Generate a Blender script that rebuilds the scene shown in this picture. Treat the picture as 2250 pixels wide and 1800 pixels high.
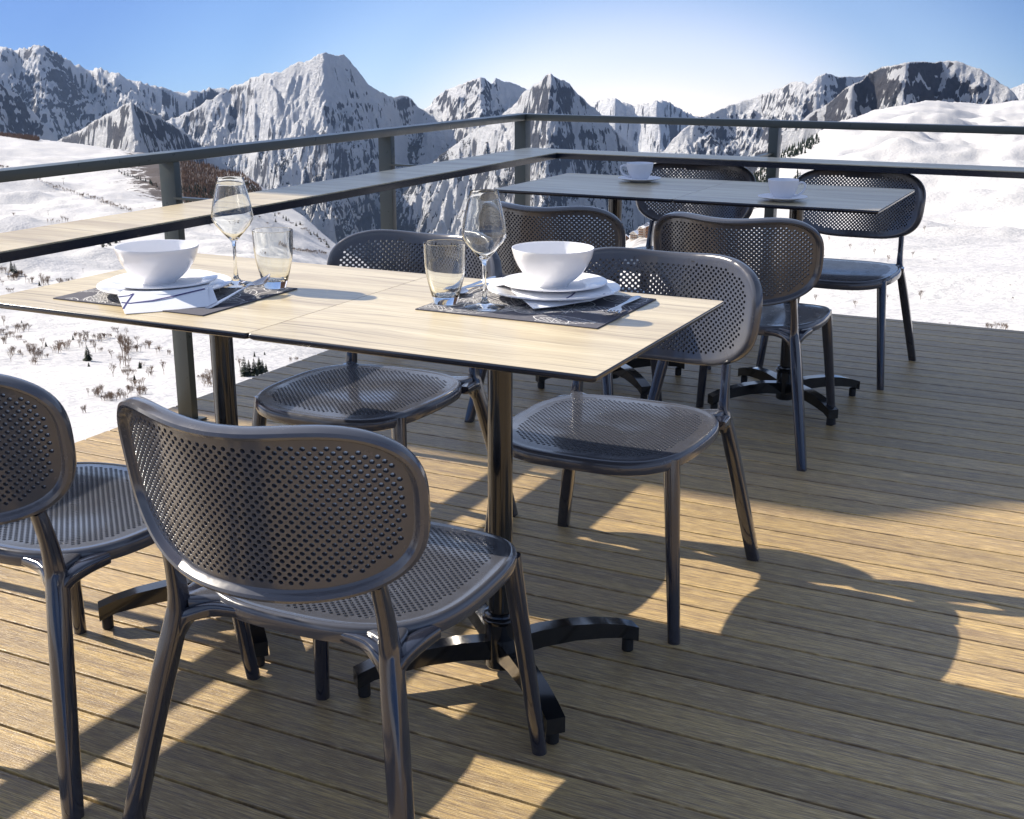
import bpy, bmesh, math, random
import numpy as np
from mathutils import Vector, Matrix, Quaternion
from mathutils.geometry import delaunay_2d_cdt
R_ = math.radians
random.seed(7)
for o in list(bpy.data.objects): bpy.data.objects.remove(o)
scn = bpy.context.scene
COL = scn.collection

# ------------------------------------------------------------------ camera
CAMZ = 1.2454
YAW, PIT, FPX = -0.4634, 0.284, 2746.17
cam_d = bpy.data.cameras.new('camera'); cam = bpy.data.objects.new('camera', cam_d); COL.objects.link(cam)
Fv = Vector((math.sin(YAW)*math.cos(PIT), math.cos(YAW)*math.cos(PIT), -math.sin(PIT)))
Rv = Vector((math.cos(YAW), -math.sin(YAW), 0)); Uv = Rv.cross(Fv)
cam.location = (0, 0, CAMZ)
cam.rotation_euler = Fv.to_track_quat('-Z', 'Y').to_euler()
cam_d.sensor_width = 36; cam_d.sensor_fit = 'HORIZONTAL'; cam_d.lens = FPX/2250*36
cam_d.clip_start = 0.05; cam_d.clip_end = 60000
scn.camera = cam

# ------------------------------------------------------------------ world + sun
SUN_EL, SUN_AZ = R_(35.9), R_(-91.7)      # azimuth from +Y towards +X
w = bpy.data.worlds.new('World'); scn.world = w; w.use_nodes = True
nt = w.node_tree; nt.nodes.clear()
out = nt.nodes.new('ShaderNodeOutputWorld'); bg = nt.nodes.new('ShaderNodeBackground')
sky = nt.nodes.new('ShaderNodeTexSky'); sky.sky_type = 'NISHITA'; sky.sun_disc = False
sky.sun_elevation = SUN_EL; sky.sun_rotation = SUN_AZ
sky.altitude = 2000; sky.air_density = 1.0; sky.dust_density = 0.8; sky.ozone_density = 2.5
tc = nt.nodes.new('ShaderNodeTexCoord'); ad = nt.nodes.new('ShaderNodeVectorMath'); ad.operation = 'ADD'
ad.inputs[1].default_value = (0, 0, 0.085)      # the peaks stand below eye level: lower the sky's horizon too
no = nt.nodes.new('ShaderNodeVectorMath'); no.operation = 'NORMALIZE'
nt.links.new(tc.outputs['Generated'], ad.inputs[0]); nt.links.new(ad.outputs[0], no.inputs[0]); nt.links.new(no.outputs[0], sky.inputs[0])
def wn_(t, **k):
    x = nt.nodes.new(t)
    for a_, b_ in k.items(): setattr(x, a_, b_)
    return x
def wramp(fac, stops):
    r = wn_('ShaderNodeValToRGB'); r.color_ramp.interpolation = 'EASE'
    while len(r.color_ramp.elements) < len(stops): r.color_ramp.elements.new(.5)
    for e, (p, c) in zip(r.color_ramp.elements, stops): e.position = p; e.color = (*c, 1)
    nt.links.new(fac, r.inputs[0]); return r.outputs[0]
def wmul(a_, b_):
    m = wn_('ShaderNodeMix', data_type='RGBA', blend_type='MULTIPLY'); m.inputs[0].default_value = 1; nt.links.new(a_, m.inputs[6])
    if isinstance(b_, tuple): m.inputs[7].default_value = (*b_, 1)
    else: nt.links.new(b_, m.inputs[7])
    return m.outputs[2]
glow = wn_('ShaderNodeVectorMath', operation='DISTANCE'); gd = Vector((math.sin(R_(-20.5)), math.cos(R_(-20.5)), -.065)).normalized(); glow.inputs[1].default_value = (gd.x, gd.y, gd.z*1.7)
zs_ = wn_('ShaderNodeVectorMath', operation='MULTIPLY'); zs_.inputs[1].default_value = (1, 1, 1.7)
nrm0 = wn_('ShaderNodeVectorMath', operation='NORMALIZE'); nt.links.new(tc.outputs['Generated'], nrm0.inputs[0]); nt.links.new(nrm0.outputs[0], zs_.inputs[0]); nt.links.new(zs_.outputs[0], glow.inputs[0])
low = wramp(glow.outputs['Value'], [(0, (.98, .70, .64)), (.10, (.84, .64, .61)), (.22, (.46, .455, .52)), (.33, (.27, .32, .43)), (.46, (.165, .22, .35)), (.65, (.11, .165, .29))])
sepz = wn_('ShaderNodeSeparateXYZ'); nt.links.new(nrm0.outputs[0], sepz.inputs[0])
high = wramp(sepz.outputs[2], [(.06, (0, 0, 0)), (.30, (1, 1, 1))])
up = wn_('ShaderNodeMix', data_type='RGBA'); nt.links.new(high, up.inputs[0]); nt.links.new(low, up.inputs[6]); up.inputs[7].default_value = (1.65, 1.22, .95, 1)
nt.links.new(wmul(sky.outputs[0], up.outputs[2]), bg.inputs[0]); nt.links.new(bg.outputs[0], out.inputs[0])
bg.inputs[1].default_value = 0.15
sd = bpy.data.lights.new('sun', 'SUN'); sun = bpy.data.objects.new('sun', sd); COL.objects.link(sun)
sd.energy = 5.0; sd.angle = R_(0.53); sd.color = (1.0, 0.905, 0.77)
sdir = Vector((math.sin(SUN_AZ)*math.cos(SUN_EL), math.cos(SUN_AZ)*math.cos(SUN_EL), math.sin(SUN_EL)))
sun.rotation_euler = sdir.to_track_quat('Z', 'Y').to_euler(); sun.location = (-20, 0, 20)
scn.view_settings.view_transform = 'Standard'; scn.view_settings.look = 'None'
scn.view_settings.exposure = 0.86; scn.view_settings.gamma = 1
scn.render.engine = 'CYCLES'
try:
    scn.cycles.max_bounces = 10; scn.cycles.transmission_bounces = 10; scn.cycles.transparent_max_bounces = 10
except Exception: pass

# ------------------------------------------------------------------ helpers
def tag(o, label=None, cat=None, group=None, kind=None):
    if label: o['label'] = label
    if cat: o['category'] = cat
    if group: o['group'] = group
    if kind: o['kind'] = kind
    return o
def empty(name, loc=(0,0,0), rz=0, label=None, cat=None, group=None):
    o = bpy.data.objects.new(name, None); COL.objects.link(o); o.location = loc; o.rotation_euler = (0,0,rz)
    o.empty_display_size = .1
    return tag(o, label, cat, group)
def obj(name, bm, mats, parent=None, smooth=35):
    me = bpy.data.meshes.new(name)
    if isinstance(bm, bmesh.types.BMesh):
        bmesh.ops.recalc_face_normals(bm, faces=bm.faces); bm.to_mesh(me); bm.free()
    else:
        me.from_pydata(*bm); me.update()
    for m in (mats if isinstance(mats, (list, tuple)) else [mats]): me.materials.append(m)
    if smooth:
        me.shade_smooth(); me.set_sharp_from_angle(angle=R_(smooth))
    o = bpy.data.objects.new(name, me); COL.objects.link(o)
    if parent: o.parent = parent
    return o
def copy_tree(o, parent=None):
    c = o.copy(); COL.objects.link(c); c.parent = parent
    for ch in list(o.children): copy_tree(ch, c)
    return c
def box(bm, x0, x1, y0, y1, z0, z1, bev=0, mi=0):
    m = Matrix.Translation(((x0+x1)/2, (y0+y1)/2, (z0+z1)/2)) @ Matrix.Diagonal((x1-x0, y1-y0, z1-z0, 1))
    r = bmesh.ops.create_cube(bm, size=1, matrix=m)
    fs = set(f for v in r['verts'] for f in v.link_faces)
    for f in fs: f.material_index = mi
    if bev:
        es = set(e for f in fs for e in f.edges)
        bmesh.ops.bevel(bm, geom=list(es), offset=bev, segments=2, affect='EDGES', profile=.6)
def lathe(bm, prof, n=48, cx=0, cy=0, cz=0, mi=0):
    rings = []
    for r, z in prof:
        if r < 1e-6: rings.append([bm.verts.new((cx, cy, cz+z))])
        else: rings.append([bm.verts.new((cx+r*math.cos(2*math.pi*i/n), cy+r*math.sin(2*math.pi*i/n), cz+z)) for i in range(n)])
    for a, b in zip(rings, rings[1:]):
        for i in range(n):
            j = (i+1) % n
            vs = [a[i % len(a)], a[j % len(a)], b[j % len(b)], b[i % len(b)]]
            u = []
            for v in vs:
                if v not in u: u.append(v)
            if len(u) > 2:
                f = bm.faces.new(u); f.material_index = mi
def cyl(bm, x, y, z0, z1, r, n=32, b=0.002):
    lathe(bm, [(0, z0), (r-b, z0), (r, z0+b), (r, z1-b), (r-b, z1), (0, z1)], n, x, y)
def sweep(bm, pts, dims, n=16, e=2.6, up=None, caps=True):
    """tube through pts; dims=(half width, half depth) per point; superellipse section"""
    P = [Vector(p) for p in pts]; rings = []
    upv = Vector(up) if up else Vector((0, 1, 0))
    for i, p in enumerate(P):
        t = (P[min(i+1, len(P)-1)]-P[max(i-1, 0)]).normalized()
        s = upv.cross(t)
        if s.length < 1e-4: s = Vector((1, 0, 0)).cross(t)
        s.normalize(); u = t.cross(s).normalized()
        a, b = dims[i] if isinstance(dims, list) else dims
        rg = []
        for k in range(n):
            th = 2*math.pi*k/n; c, d = math.cos(th), math.sin(th)
            rg.append(bm.verts.new(p + s*a*math.copysign(abs(c)**(2/e), c) + u*b*math.copysign(abs(d)**(2/e), d)))
        rings.append(rg)
    for A, B in zip(rings, rings[1:]):
        for k in range(n): bm.faces.new((A[k], A[(k+1) % n], B[(k+1) % n], B[k]))
    if caps:
        bm.faces.new(rings[0][::-1]); bm.faces.new(rings[-1])
def smooth_path(pts, dims, sub=5):
    """Catmull-Rom through pts and dims"""
    P = [Vector(p) for p in pts]; D = [Vector((d[0], d[1], 0)) for d in dims]; op, od = [], []
    for i in range(len(P)-1):
        for k in range(sub):
            t = k/sub
            def cr(L):
                p0, p1, p2, p3 = L[max(i-1, 0)], L[i], L[i+1], L[min(i+2, len(L)-1)]
                return .5*((2*p1)+(p2-p0)*t+(2*p0-5*p1+4*p2-p3)*t*t+(3*p1-p0-3*p2+p3)*t**3)
            op.append(cr(P)); q = cr(D); od.append((q.x, q.y))
    op.append(P[-1]); od.append((D[-1].x, D[-1].y))
    return op, od

# ------------------------------------------------------------------ materials
class NT:
    def __init__(s, name):
        s.m = bpy.data.materials.new(name); s.m.use_nodes = True; s.t = s.m.node_tree
        s.b = s.t.nodes['Principled BSDF']; s.out = s.t.nodes['Material Output']
    def n(s, typ, **kw):
        x = s.t.nodes.new(typ)
        for k, v in kw.items():
            if k.startswith('i_'):
                x.inputs[int(k[2:]) if k[2:].isdigit() else k[2:]].default_value = v
            else: setattr(x, k, v)
        return x
    def l(s, a, b): s.t.links.new(a, b)
    def p(s, **kw):
        for k, v in kw.items():
            k = k.replace('_', ' ')
            for i in s.b.inputs:
                if i.name.lower() == k.lower(): i.default_value = v
        return s
    def ramp(s, fac, stops, interp='LINEAR'):
        r = s.n('ShaderNodeValToRGB'); r.color_ramp.interpolation = interp
        while len(r.color_ramp.elements) < len(stops): r.color_ramp.elements.new(.5)
        for e, (p, c) in zip(r.color_ramp.elements, stops):
            e.position = p; e.color = (c if len(c) == 4 else (*c, 1)) if hasattr(c, '__len__') else (c, c, c, 1)
        s.l(fac, r.inputs[0]); return r.outputs[0]
    def noise(s, vec, scale, detail=4, rough=.5, dim='3D'):
        x = s.n('ShaderNodeTexNoise'); x.inputs['Scale'].default_value = scale; x.inputs['Detail'].default_value = detail
        x.inputs['Roughness'].default_value = rough
        if vec: s.l(vec, x.inputs['Vector'])
        return x.outputs['Fac']
    def mapping(s, vec, scale=(1,1,1), loc=(0,0,0)):
        x = s.n('ShaderNodeMapping'); x.inputs['Scale'].default_value = scale; x.inputs['Location'].default_value = loc
        s.l(vec, x.inputs['Vector']); return x.outputs[0]
    def mix(s, f, a, b):
        x = s.n('ShaderNodeMix', data_type='RGBA')
        for sock, v in ((x.inputs['Factor'], f), (x.inputs[6], a), (x.inputs[7], b)):
            if hasattr(v, 'is_output') or isinstance(v, bpy.types.NodeSocket): s.l(v, sock)
            elif hasattr(v, '__len__'): sock.default_value = (*v, 1)
            else: sock.default_value = v
        return x.outputs[2]
    def math(s, op, a, b=0.0):
        x = s.n('ShaderNodeMath', operation=op)
        for i, v in enumerate((a, b)):
            if isinstance(v, bpy.types.NodeSocket): s.l(v, x.inputs[i])
            else: x.inputs[i].default_value = v
        return x.outputs[0]
    def bump(s, h, strength=.3, dist=.001):
        x = s.n('ShaderNodeBump'); x.inputs['Strength'].default_value = strength; x.inputs['Distance'].default_value = dist
        s.l(h, x.inputs['Height']); s.l(x.outputs[0], s.b.inputs['Normal']); return x
def simple(name, col, rough=.5, metal=0, spec=.5, coat=0, noise_amt=0, nscale=40, bumps=0):
    a = NT(name); a.p(Base_Color=(*col, 1), Roughness=rough, Metallic=metal, Specular_IOR_Level=spec, Coat_Weight=coat, Coat_Roughness=.08)
    tcn = a.n('ShaderNodeTexCoord').outputs['Object']
    if noise_amt:
        f = a.noise(tcn, nscale, 5, .6)
        a.l(a.mix(f, [c*(1-noise_amt) for c in col], [min(1, c*(1+noise_amt)) for c in col]), a.b.inputs['Base Color'])
        a.l(a.ramp(f, [(.3, max(0, rough-.08)), (.7, rough+.1)]), a.b.inputs['Roughness'])
    if bumps: a.bump(a.noise(tcn, 600, 2), bumps, .0005)
    return a.m

M = {}
M['plastic'] = simple('anthracite_plastic', (.062, .065, .078), .20, 0, .55, .5, .02, 30)
M['plastic_leg'] = simple('anthracite_plastic_leg', (.018, .021, .034), .15, 0, .6, .9, .02, 30)
M['black_metal'] = simple('black_powdercoat', (.008, .009, .011), .14, 0, .5, .5, 0, 60)
M['rail'] = simple('grey_green_powdercoat', (.058, .068, .060), .34, .0, .5, 0, .03, 25, .1)
M['edge'] = simple('phenolic_edge', (.010, .014, .026), .24, 0, .5, .2, 0, 80)
M['porcelain'] = simple('white_porcelain', (.80, .80, .82), .16, 0, .5, .3)
M['cup'] = simple('white_stoneware', (.74, .75, .79), .42, 0, .5, 0, .03, 300)
M['steel'] = simple('polished_steel', (.50, .50, .52), .13, 1.0, .5, 0, .05, 50)
M['rubber'] = simple('black_rubber', (.012, .012, .012), .6)
M['mark'] = simple('debossed_mark', (.012, .012, .014), .6)
# glass
a = NT('clear_glass'); a.p(Base_Color=(.955, .965, .95, 1), Roughness=0.0, Transmission_Weight=1.0, IOR=1.47); M['glass'] = a.m
# light oak table laminate
def oak(name, c1, c2, c3, rough=.26):
    a = NT(name); g = a.n('ShaderNodeTexCoord').outputs['Object']
    warp = a.noise(a.mapping(g, (1.2, 5, 1)), 1.6, 3, .55)
    v = a.n('ShaderNodeVectorMath', operation='ADD'); cx = a.n('ShaderNodeCombineXYZ'); a.l(a.math('MULTIPLY', warp, .09), cx.inputs[1])
    a.l(g, v.inputs[0]); a.l(cx.outputs[0], v.inputs[1])
    fine = a.noise(a.mapping(v.outputs[0], (6, 260, 1)), 1, 5, .62)
    med = a.noise(a.mapping(v.outputs[0], (1.6, 34, 1), (3, 1, 0)), 1, 4, .6)
    big = a.noise(a.mapping(v.outputs[0], (.9, 9, 1), (7, 3, 0)), 1.3, 3, .55)
    pore = a.ramp(a.noise(a.mapping(g, (22, 900, 1)), 1, 2, .6), [(.30, 0.0), (.42, 1.0)])
    c = a.mix(a.ramp(med, [(.30, 0), (.72, 1)]), c1, c2)
    c = a.mix(a.ramp(big, [(.42, 0), (.68, .75)]), c, c3)
    c = a.mix(a.ramp(fine, [(.36, .38), (.55, 0)]), c, [x*.62 for x in c3])
    dark = a.ramp(a.noise(a.mapping(v.outputs[0], (1.1, 60, 1), (1, 9, 0)), 1, 3, .5), [(.60, 0), (.70, .6)])
    c = a.mix(dark, c, [x*.5 for x in c3])
    c = a.mix(a.math('MULTIPLY', a.math('SUBTRACT', 1.0, pore), .18), c, [x*.55 for x in c3])
    a.l(c, a.b.inputs['Base Color']); a.p(Roughness=rough, Specular_IOR_Level=.5)
    a.bump(fine, .10, .0004); return a.m
M['oak'] = oak('light_oak_laminate', (.67, .575, .385), (.58, .485, .305), (.40, .32, .20))
# decking
a = NT('composite_decking'); g = a.n('ShaderNodeTexCoord').outputs['Object']
sep = a.n('ShaderNodeSeparateXYZ'); a.l(g, sep.inputs[0])
bid = a.math('FLOOR', a.math('DIVIDE', a.math('SUBTRACT', sep.outputs[1], 1.789), .109))
wn = a.n('ShaderNodeTexWhiteNoise', noise_dimensions='1D'); a.l(bid, wn.inputs['W'])
ofs = a.n('ShaderNodeCombineXYZ'); a.l(a.math('MULTIPLY', wn.outputs['Value'], 37.0), ofs.inputs[0])
vv = a.n('ShaderNodeVectorMath', operation='ADD'); a.l(g, vv.inputs[0]); a.l(ofs.outputs[0], vv.inputs[1])
streak = a.noise(a.mapping(vv.outputs[0], (1.1, 30, 1)), 1, 4, .55)
mids = a.noise(a.mapping(vv.outputs[0], (3.2, 170, 1), (5, 2, 0)), 1, 4, .6)
fine = a.noise(a.mapping(vv.outputs[0], (20, 480, 1), (2, 7, 0)), 1, 3, .65)
grit = a.noise(a.mapping(g, (180, 420, 1)), 1, 2, .6)
c = a.mix(a.ramp(streak, [(.36, 0), (.66, 1)]), (.40, .285, .14), (.62, .44, .18))
c = a.mix(a.ramp(mids, [(.36, .75), (.54, 0)]), c, (.21, .148, .105))
c = a.mix(a.ramp(fine, [(.38, .70), (.54, 0)]), c, (.13, .092, .068))
c = a.mix(a.ramp(fine, [(.56, 0), (.68, .75)]), c, (.70, .56, .33))
hs = a.n('ShaderNodeHueSaturation'); a.l(c, hs.inputs['Color']); a.l(a.ramp(wn.outputs['Value'], [(0, .86), (1, 1.12)]), hs.inputs['Value'])
a.l(hs.outputs[0], a.b.inputs['Base Color'])
a.l(a.ramp(grit, [(.3, .32), (.7, .52)]), a.b.inputs['Roughness']); a.p(Specular_IOR_Level=.5)
hsum = a.math('ADD', a.math('MULTIPLY', fine, 1.0), a.math('MULTIPLY', grit, .5))
a.bump(hsum, .8, .0022); M['deck'] = a.m
M['deck_dark'] = simple('deck_substructure', (.03, .022, .016), .8)
# terrain: snow / rock driven by real cover attributes
a = NT('alpine_snow_and_rock'); g = a.n('ShaderNodeTexCoord').outputs['Object']
at = a.n('ShaderNodeAttribute', attribute_name='cover').outputs['Color']
sp = a.n('ShaderNodeSeparateColor'); a.l(at, sp.inputs[0])
nbig = a.noise(g, .012, 6, .65); nf = a.noise(g, .09, 9, .8)
rk = a.ramp(nf, [(.3, (.026, .034, .056)), (.7, (.095, .105, .135))])
rk = a.mix(a.ramp(nbig, [(.45, 0), (.7, .4)]), rk, (.10, .082, .080))
snow = a.mix(a.ramp(a.noise(g, .03, 5, .6), [(.3, 0), (.7, 1)]), (.70, .72, .76), (.80, .81, .83))
jit = a.math('MULTIPLY', a.math('SUBTRACT', nf, .5), 1.7)
fac = a.ramp(a.math('ADD', sp.outputs[0], jit), [(.40, 0), (.60, 1)])
c = a.mix(fac, snow, rk)
fj = a.math('MULTIPLY', a.math('SUBTRACT', a.noise(g, .12, 4, .75), .5), 1.8)
ff = a.ramp(a.math('ADD', sp.outputs[1], fj), [(.45, 0), (.55, 1)])
c = a.mix(ff, c, a.mix(nbig, (.022, .028, .036), (.045, .045, .048)))
a.l(c, a.b.inputs['Base Color']); a.p(Roughness=.75, Specular_IOR_Level=.25); a.bump(a.math('ADD', nf, a.math('MULTIPLY', nbig, 2.0)), 1.0, 26)
M['terrain'] = a.m
a = NT('near_snow'); g = a.n('ShaderNodeTexCoord').outputs['Object']
at = a.n('ShaderNodeAttribute', attribute_name='cover').outputs['Color']
sp = a.n('ShaderNodeSeparateColor'); a.l(at, sp.inputs[0])
n1 = a.noise(g, .05, 6, .6); n2 = a.noise(g, .9, 4, .6)
c = a.mix(a.ramp(n1, [(.35, 0), (.65, 1)]), (.43, .43, .445), (.50, .495, .49))
grass = a.math('MULTIPLY', a.ramp(a.noise(g, .35, 6, .75), [(.60, 0), (.72, 1)]), a.ramp(a.noise(g, .02, 3, .5), [(.52, 0), (.66, .55)]))
c = a.mix(grass, c, (.33, .25, .18))
fj = a.math('MULTIPLY', a.math('SUBTRACT', a.noise(g, .15, 6, .75), .5), 2.6)
ff = a.ramp(a.math('ADD', sp.outputs[1], fj), [(.5, 0), (.6, 1)])
c = a.mix(ff, c, (.06, .045, .038))
rk = a.ramp(a.noise(g, .08, 6, .7), [(.3, (.05, .045, .045)), (.7, (.15, .13, .12))])
fac = a.ramp(a.math('ADD', sp.outputs[0], a.math('MULTIPLY', a.math('SUBTRACT', n1, .5), 1.1)), [(.42, 0), (.58, 1)])
c = a.mix(fac, c, rk)
a.l(c, a.b.inputs['Base Color']); a.p(Roughness=.7, Specular_IOR_Level=.3)
h = a.math('ADD', a.math('MULTIPLY', n2, .35), n1); a.bump(h, .6, 1.6); M['snow'] = a.m
M['bark'] = simple('winter_bark', (.19, .135, .10), .85, 0, .3, 0, .3, 3)
M['needles'] = simple('dark_needles', (.018, .028, .018), .8, 0, .2, 0, .4, 2)
M['larch'] = simple('bare_larch_wood', (.13, .080, .055), .9, 0, .2, 0, .4, .3)
M['fabric'] = simple('charcoal_fabric', (.092, .093, .112), .85, 0, .2, 0, .12, 900, .4)
M['print'] = simple('white_print', (.62, .62, .62), .8)
M['linen'] = simple('white_linen', (.80, .81, .84), .85, 0, .2, 0, .02, 700, .3)
M['navy'] = simple('navy_print', (.035, .035, .16), .8)
M['chalet_wood'] = simple('chalet_timber', (.17, .085, .045), .8, 0, .3, 0, .3, 2)
M['render'] = simple('cream_render', (.62, .55, .45), .85, 0, .3, 0, .08, 1)
M['roof_snow'] = simple('roof_snow', (.86, .87, .90), .7, 0, .3, 0, .03, 1)
M['window'] = simple('window_glass', (.03, .035, .045), .12, 0, .6)
M['render_blue'] = simple('pale_render', (.58, .60, .64), .85, 0, .3, 0, .08, 1)
M['orange'] = simple('painted_red_metal', (.35, .05, .03), .5)

# ------------------------------------------------------------------ terrain
def vray(x, y):
    """direction (unit) for a photo coordinate given on a 2156-wide copy"""
    x, y = np.asarray(x, float)*2250/2156, np.asarray(y, float)*2250/2156
    F, R, U = map(np.array, (Fv, Rv, Uv))
    d = F[None] + np.outer((x-1125)/FPX, R) - np.outer((y-900)/FPX, U)
    return d/np.linalg.norm(d, axis=1)[:, None]
def crest(pts):
    d = vray([p[0] for p in pts], [p[1] for p in pts])
    az = np.degrees(np.arctan2(d[:, 0], d[:, 1])); el = np.tan(np.arcsin(d[:, 2]))
    i = np.argsort(az); return az[i], el[i]
rng = np.random.default_rng(3)
PERM = np.concatenate([rng.permutation(256)]*3)
GR = np.stack([np.cos(np.linspace(0, 2*np.pi, 16, endpoint=False)), np.sin(np.linspace(0, 2*np.pi, 16, endpoint=False))], 1)
def perlin(x, y):
    xi, yi = np.floor(x).astype(int), np.floor(y).astype(int); xf, yf = x-xi, y-yi
    u, v = xf*xf*xf*(xf*(xf*6-15)+10), yf*yf*yf*(yf*(yf*6-15)+10)
    def g(i, j):
        h = PERM[PERM[(xi+i) & 255]+((yi+j) & 255)] & 15
        return GR[h, 0]*(xf-i)+GR[h, 1]*(yf-j)
    a = g(0, 0)*(1-u)+g(1, 0)*u; b = g(0, 1)*(1-u)+g(1, 1)*u
    return (a*(1-v)+b*v)*1.5
def fbm(x, y, o=5, g=.5, l=2.03):
    s, a, t = 0, 1, 0
    for k in range(o): s = s+a*perlin(x+k*17.3, y-k*9.1); t += a; a *= g; x = x*l; y = y*l
    return s/t
def ridged(x, y, o=6, g=.52):
    s, a, t, w = 0, 1, 0, 1
    for k in range(o):
        n = (1-np.abs(perlin(x+k*31.7, y+k*11.9)))**2; s = s+a*n*w; w = np.clip(n*1.3, 0, 1); t += a; a *= g; x = x*2.05; y = y*2.05
    return s/t
NEAR = crest([(-700, 190), (-300, 240), (0, 284), (120, 298), (330, 322), (450, 352), (520, 372), (580, 420), (640, 456), (700, 505), (800, 570), (1000, 610), (1250, 545), (1310, 508),
              (1350, 478), (1440, 455), (1500, 430), (1540, 402), (1580, 375), (1650, 320), (1720, 284), (1770, 254), (1837, 234), (1920, 218), (1977, 213), (2063, 221), (2103, 216), (2156, 208), (2400, 190), (2700, 150)])
dz0 = crest([(-700, 1040), (0, 960), (300, 940), (900, 900), (1500, 760), (2156, 735), (2700, 735)])
RN_az = np.array([-75, -49, -41, -36, -30, -25, -20, -15, -10, -5, 3, 20]); RN = np.array([1500, 1300, 1000, 700, 420, 420, 520, 1000, 1500, 1900, 2000, 2000.])
LAY = [  # name, crest polyline, base range, rockiness, tree line z, front slope, relief
 ('massif', [(-500, 60), (-200, 120), (0, 95), (35, 106), (60, 98), (90, 93), (112, 104), (150, 126), (172, 138), (190, 146), (205, 142), (232, 150), (270, 165), (300, 170), (335, 181), (370, 188), (400, 190), (440, 183), (480, 190), (560, 230), (640, 330), (760, 500)], 6200, .62, -900, .55, 1.0),
 ('spur', [(-300, 300), (-60, 150), (0, 170), (40, 200), (120, 290), (200, 400), (260, 520)], 4400, .5, -900, .6, .9),
 ('small', [(60, 340), (130, 292), (165, 272), (200, 252), (240, 230), (262, 217), (276, 213), (300, 226), (330, 242), (365, 262), (400, 288), (440, 318), (500, 370), (600, 470), (700, 600)], 3300, .62, -650, .62, .8),
 ('main', [(280, 420), (330, 260), (400, 232), (440, 212), (480, 190), (505, 176), (530, 160), (560, 152), (592, 150), (620, 136), (650, 125), (668, 115), (684, 109), (705, 114), (728, 118), (742, 132), (758, 150), (770, 166), (790, 182), (812, 194), (830, 203), (845, 199), (862, 208), (882, 224), (930, 250), (1000, 330), (1100, 480)], 5200, .46, -390, .60, 1.2),
 ('twin', [(760, 500), (840, 300), (885, 232), (905, 222), (912, 210), (935, 193), (965, 178), (990, 167), (1012, 163), (1022, 166), (1034, 175), (1044, 164), (1060, 168), (1085, 176), (1108, 186), (1180, 240), (1260, 330), (1400, 500)], 6000, .52, -750, .6, .9),
 ('pyramid', [(760, 560), (840, 420), (900, 350), (960, 300), (1010, 268), (1055, 240), (1080, 217), (1105, 195), (1125, 178), (1142, 162), (1153, 151), (1160, 150), (1172, 160), (1190, 172), (1208, 188), (1228, 205), (1247, 222), (1262, 240), (1290, 268), (1330, 305), (1385, 352), (1450, 400), (1560, 520)], 4300, .58, -350, .66, 1.2),
 ('far', [(1100, 300), (1180, 245), (1238, 213), (1262, 207), (1290, 205), (1310, 212), (1335, 221), (1365, 217), (1385, 211), (1398, 209), (1415, 220), (1440, 234), (1468, 243), (1490, 242), (1520, 260), (1600, 330), (1760, 500)], 7600, .42, -1200, .55, .8),
 ('rightfar', [(1330, 400), (1420, 290), (1468, 247), (1500, 236), (1530, 226), (1560, 212), (1585, 203), (1620, 193), (1650, 182), (1676, 169), (1692, 172), (1702, 176), (1722, 163), (1738, 155), (1752, 158), (1790, 158), (1830, 153), (1900, 190), (2000, 300)], 5200, .50, -760, .58, 1.0),
 ('rocky', [(1380, 480), (1500, 382), (1577, 328), (1620, 296), (1646, 280), (1690, 250), (1712, 232), (1745, 215), (1775, 190), (1790, 180), (1815, 168), (1832, 152), (1862, 140), (1898, 132), (1940, 130), (1985, 129), (2012, 128), (2040, 136), (2062, 143), (2082, 156), (2105, 172), (2122, 182), (2136, 197), (2145, 212), (2170, 260), (2260, 420)], 3000, .80, -260, .62, .75),
 ('bump', [(2060, 300), (2115, 190), (2140, 182), (2156, 175), (2250, 160), (2500, 140), (2700, 200)], 3800, .1, -900, .3, .3)]
LAY = [(n, *crest(p), r, k, tl, sl, rl) for n, p, r, k, tl, sl, rl in LAY]
NEAR_S_AZ = np.arange(-75, 30, .25); _k = np.exp(-(np.arange(-20, 21)*.25/2.0)**2); NEAR_S = np.convolve(np.pad(np.interp(NEAR_S_AZ, *NEAR), 20, 'edge'), _k/_k.sum(), 'valid')
RN_S = np.convolve(np.pad(np.interp(NEAR_S_AZ, RN_az, RN), 20, 'edge'), _k/_k.sum(), 'valid'); T0_S = np.convolve(np.pad(np.interp(NEAR_S_AZ, *dz0), 20, 'edge'), _k/_k.sum(), 'valid')
def azof(vx): d = vray([vx], [200])[0]; return math.degrees(math.atan2(d[0], d[1]))
SPUR = {'main': [(azof(684), 150, 4), (azof(560), 60, 1.5), (azof(800), 90, 1.2)], 'pyramid': [(azof(1158), 170, 3.5), (azof(1300), 80, 1.2), (azof(1010), 100, 1.4)], 'small': [(azof(276), 190, 3)], 'twin': [(azof(1012), 120, 2), (azof(1100), 100, 1)],
        'massif': [(azof(90), 140, 2), (azof(-60), 120, 2), (azof(300), 90, 1.5)], 'rightfar': [(azof(1676), 130, 1.5), (azof(1752), 130, 1.5)], 'rocky': [(azof(1900), 60, 1.5), (azof(1790), 90, 1)], 'far': [(azof(1385), 200, 1.5), (azof(1290), 200, 1)]}
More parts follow.
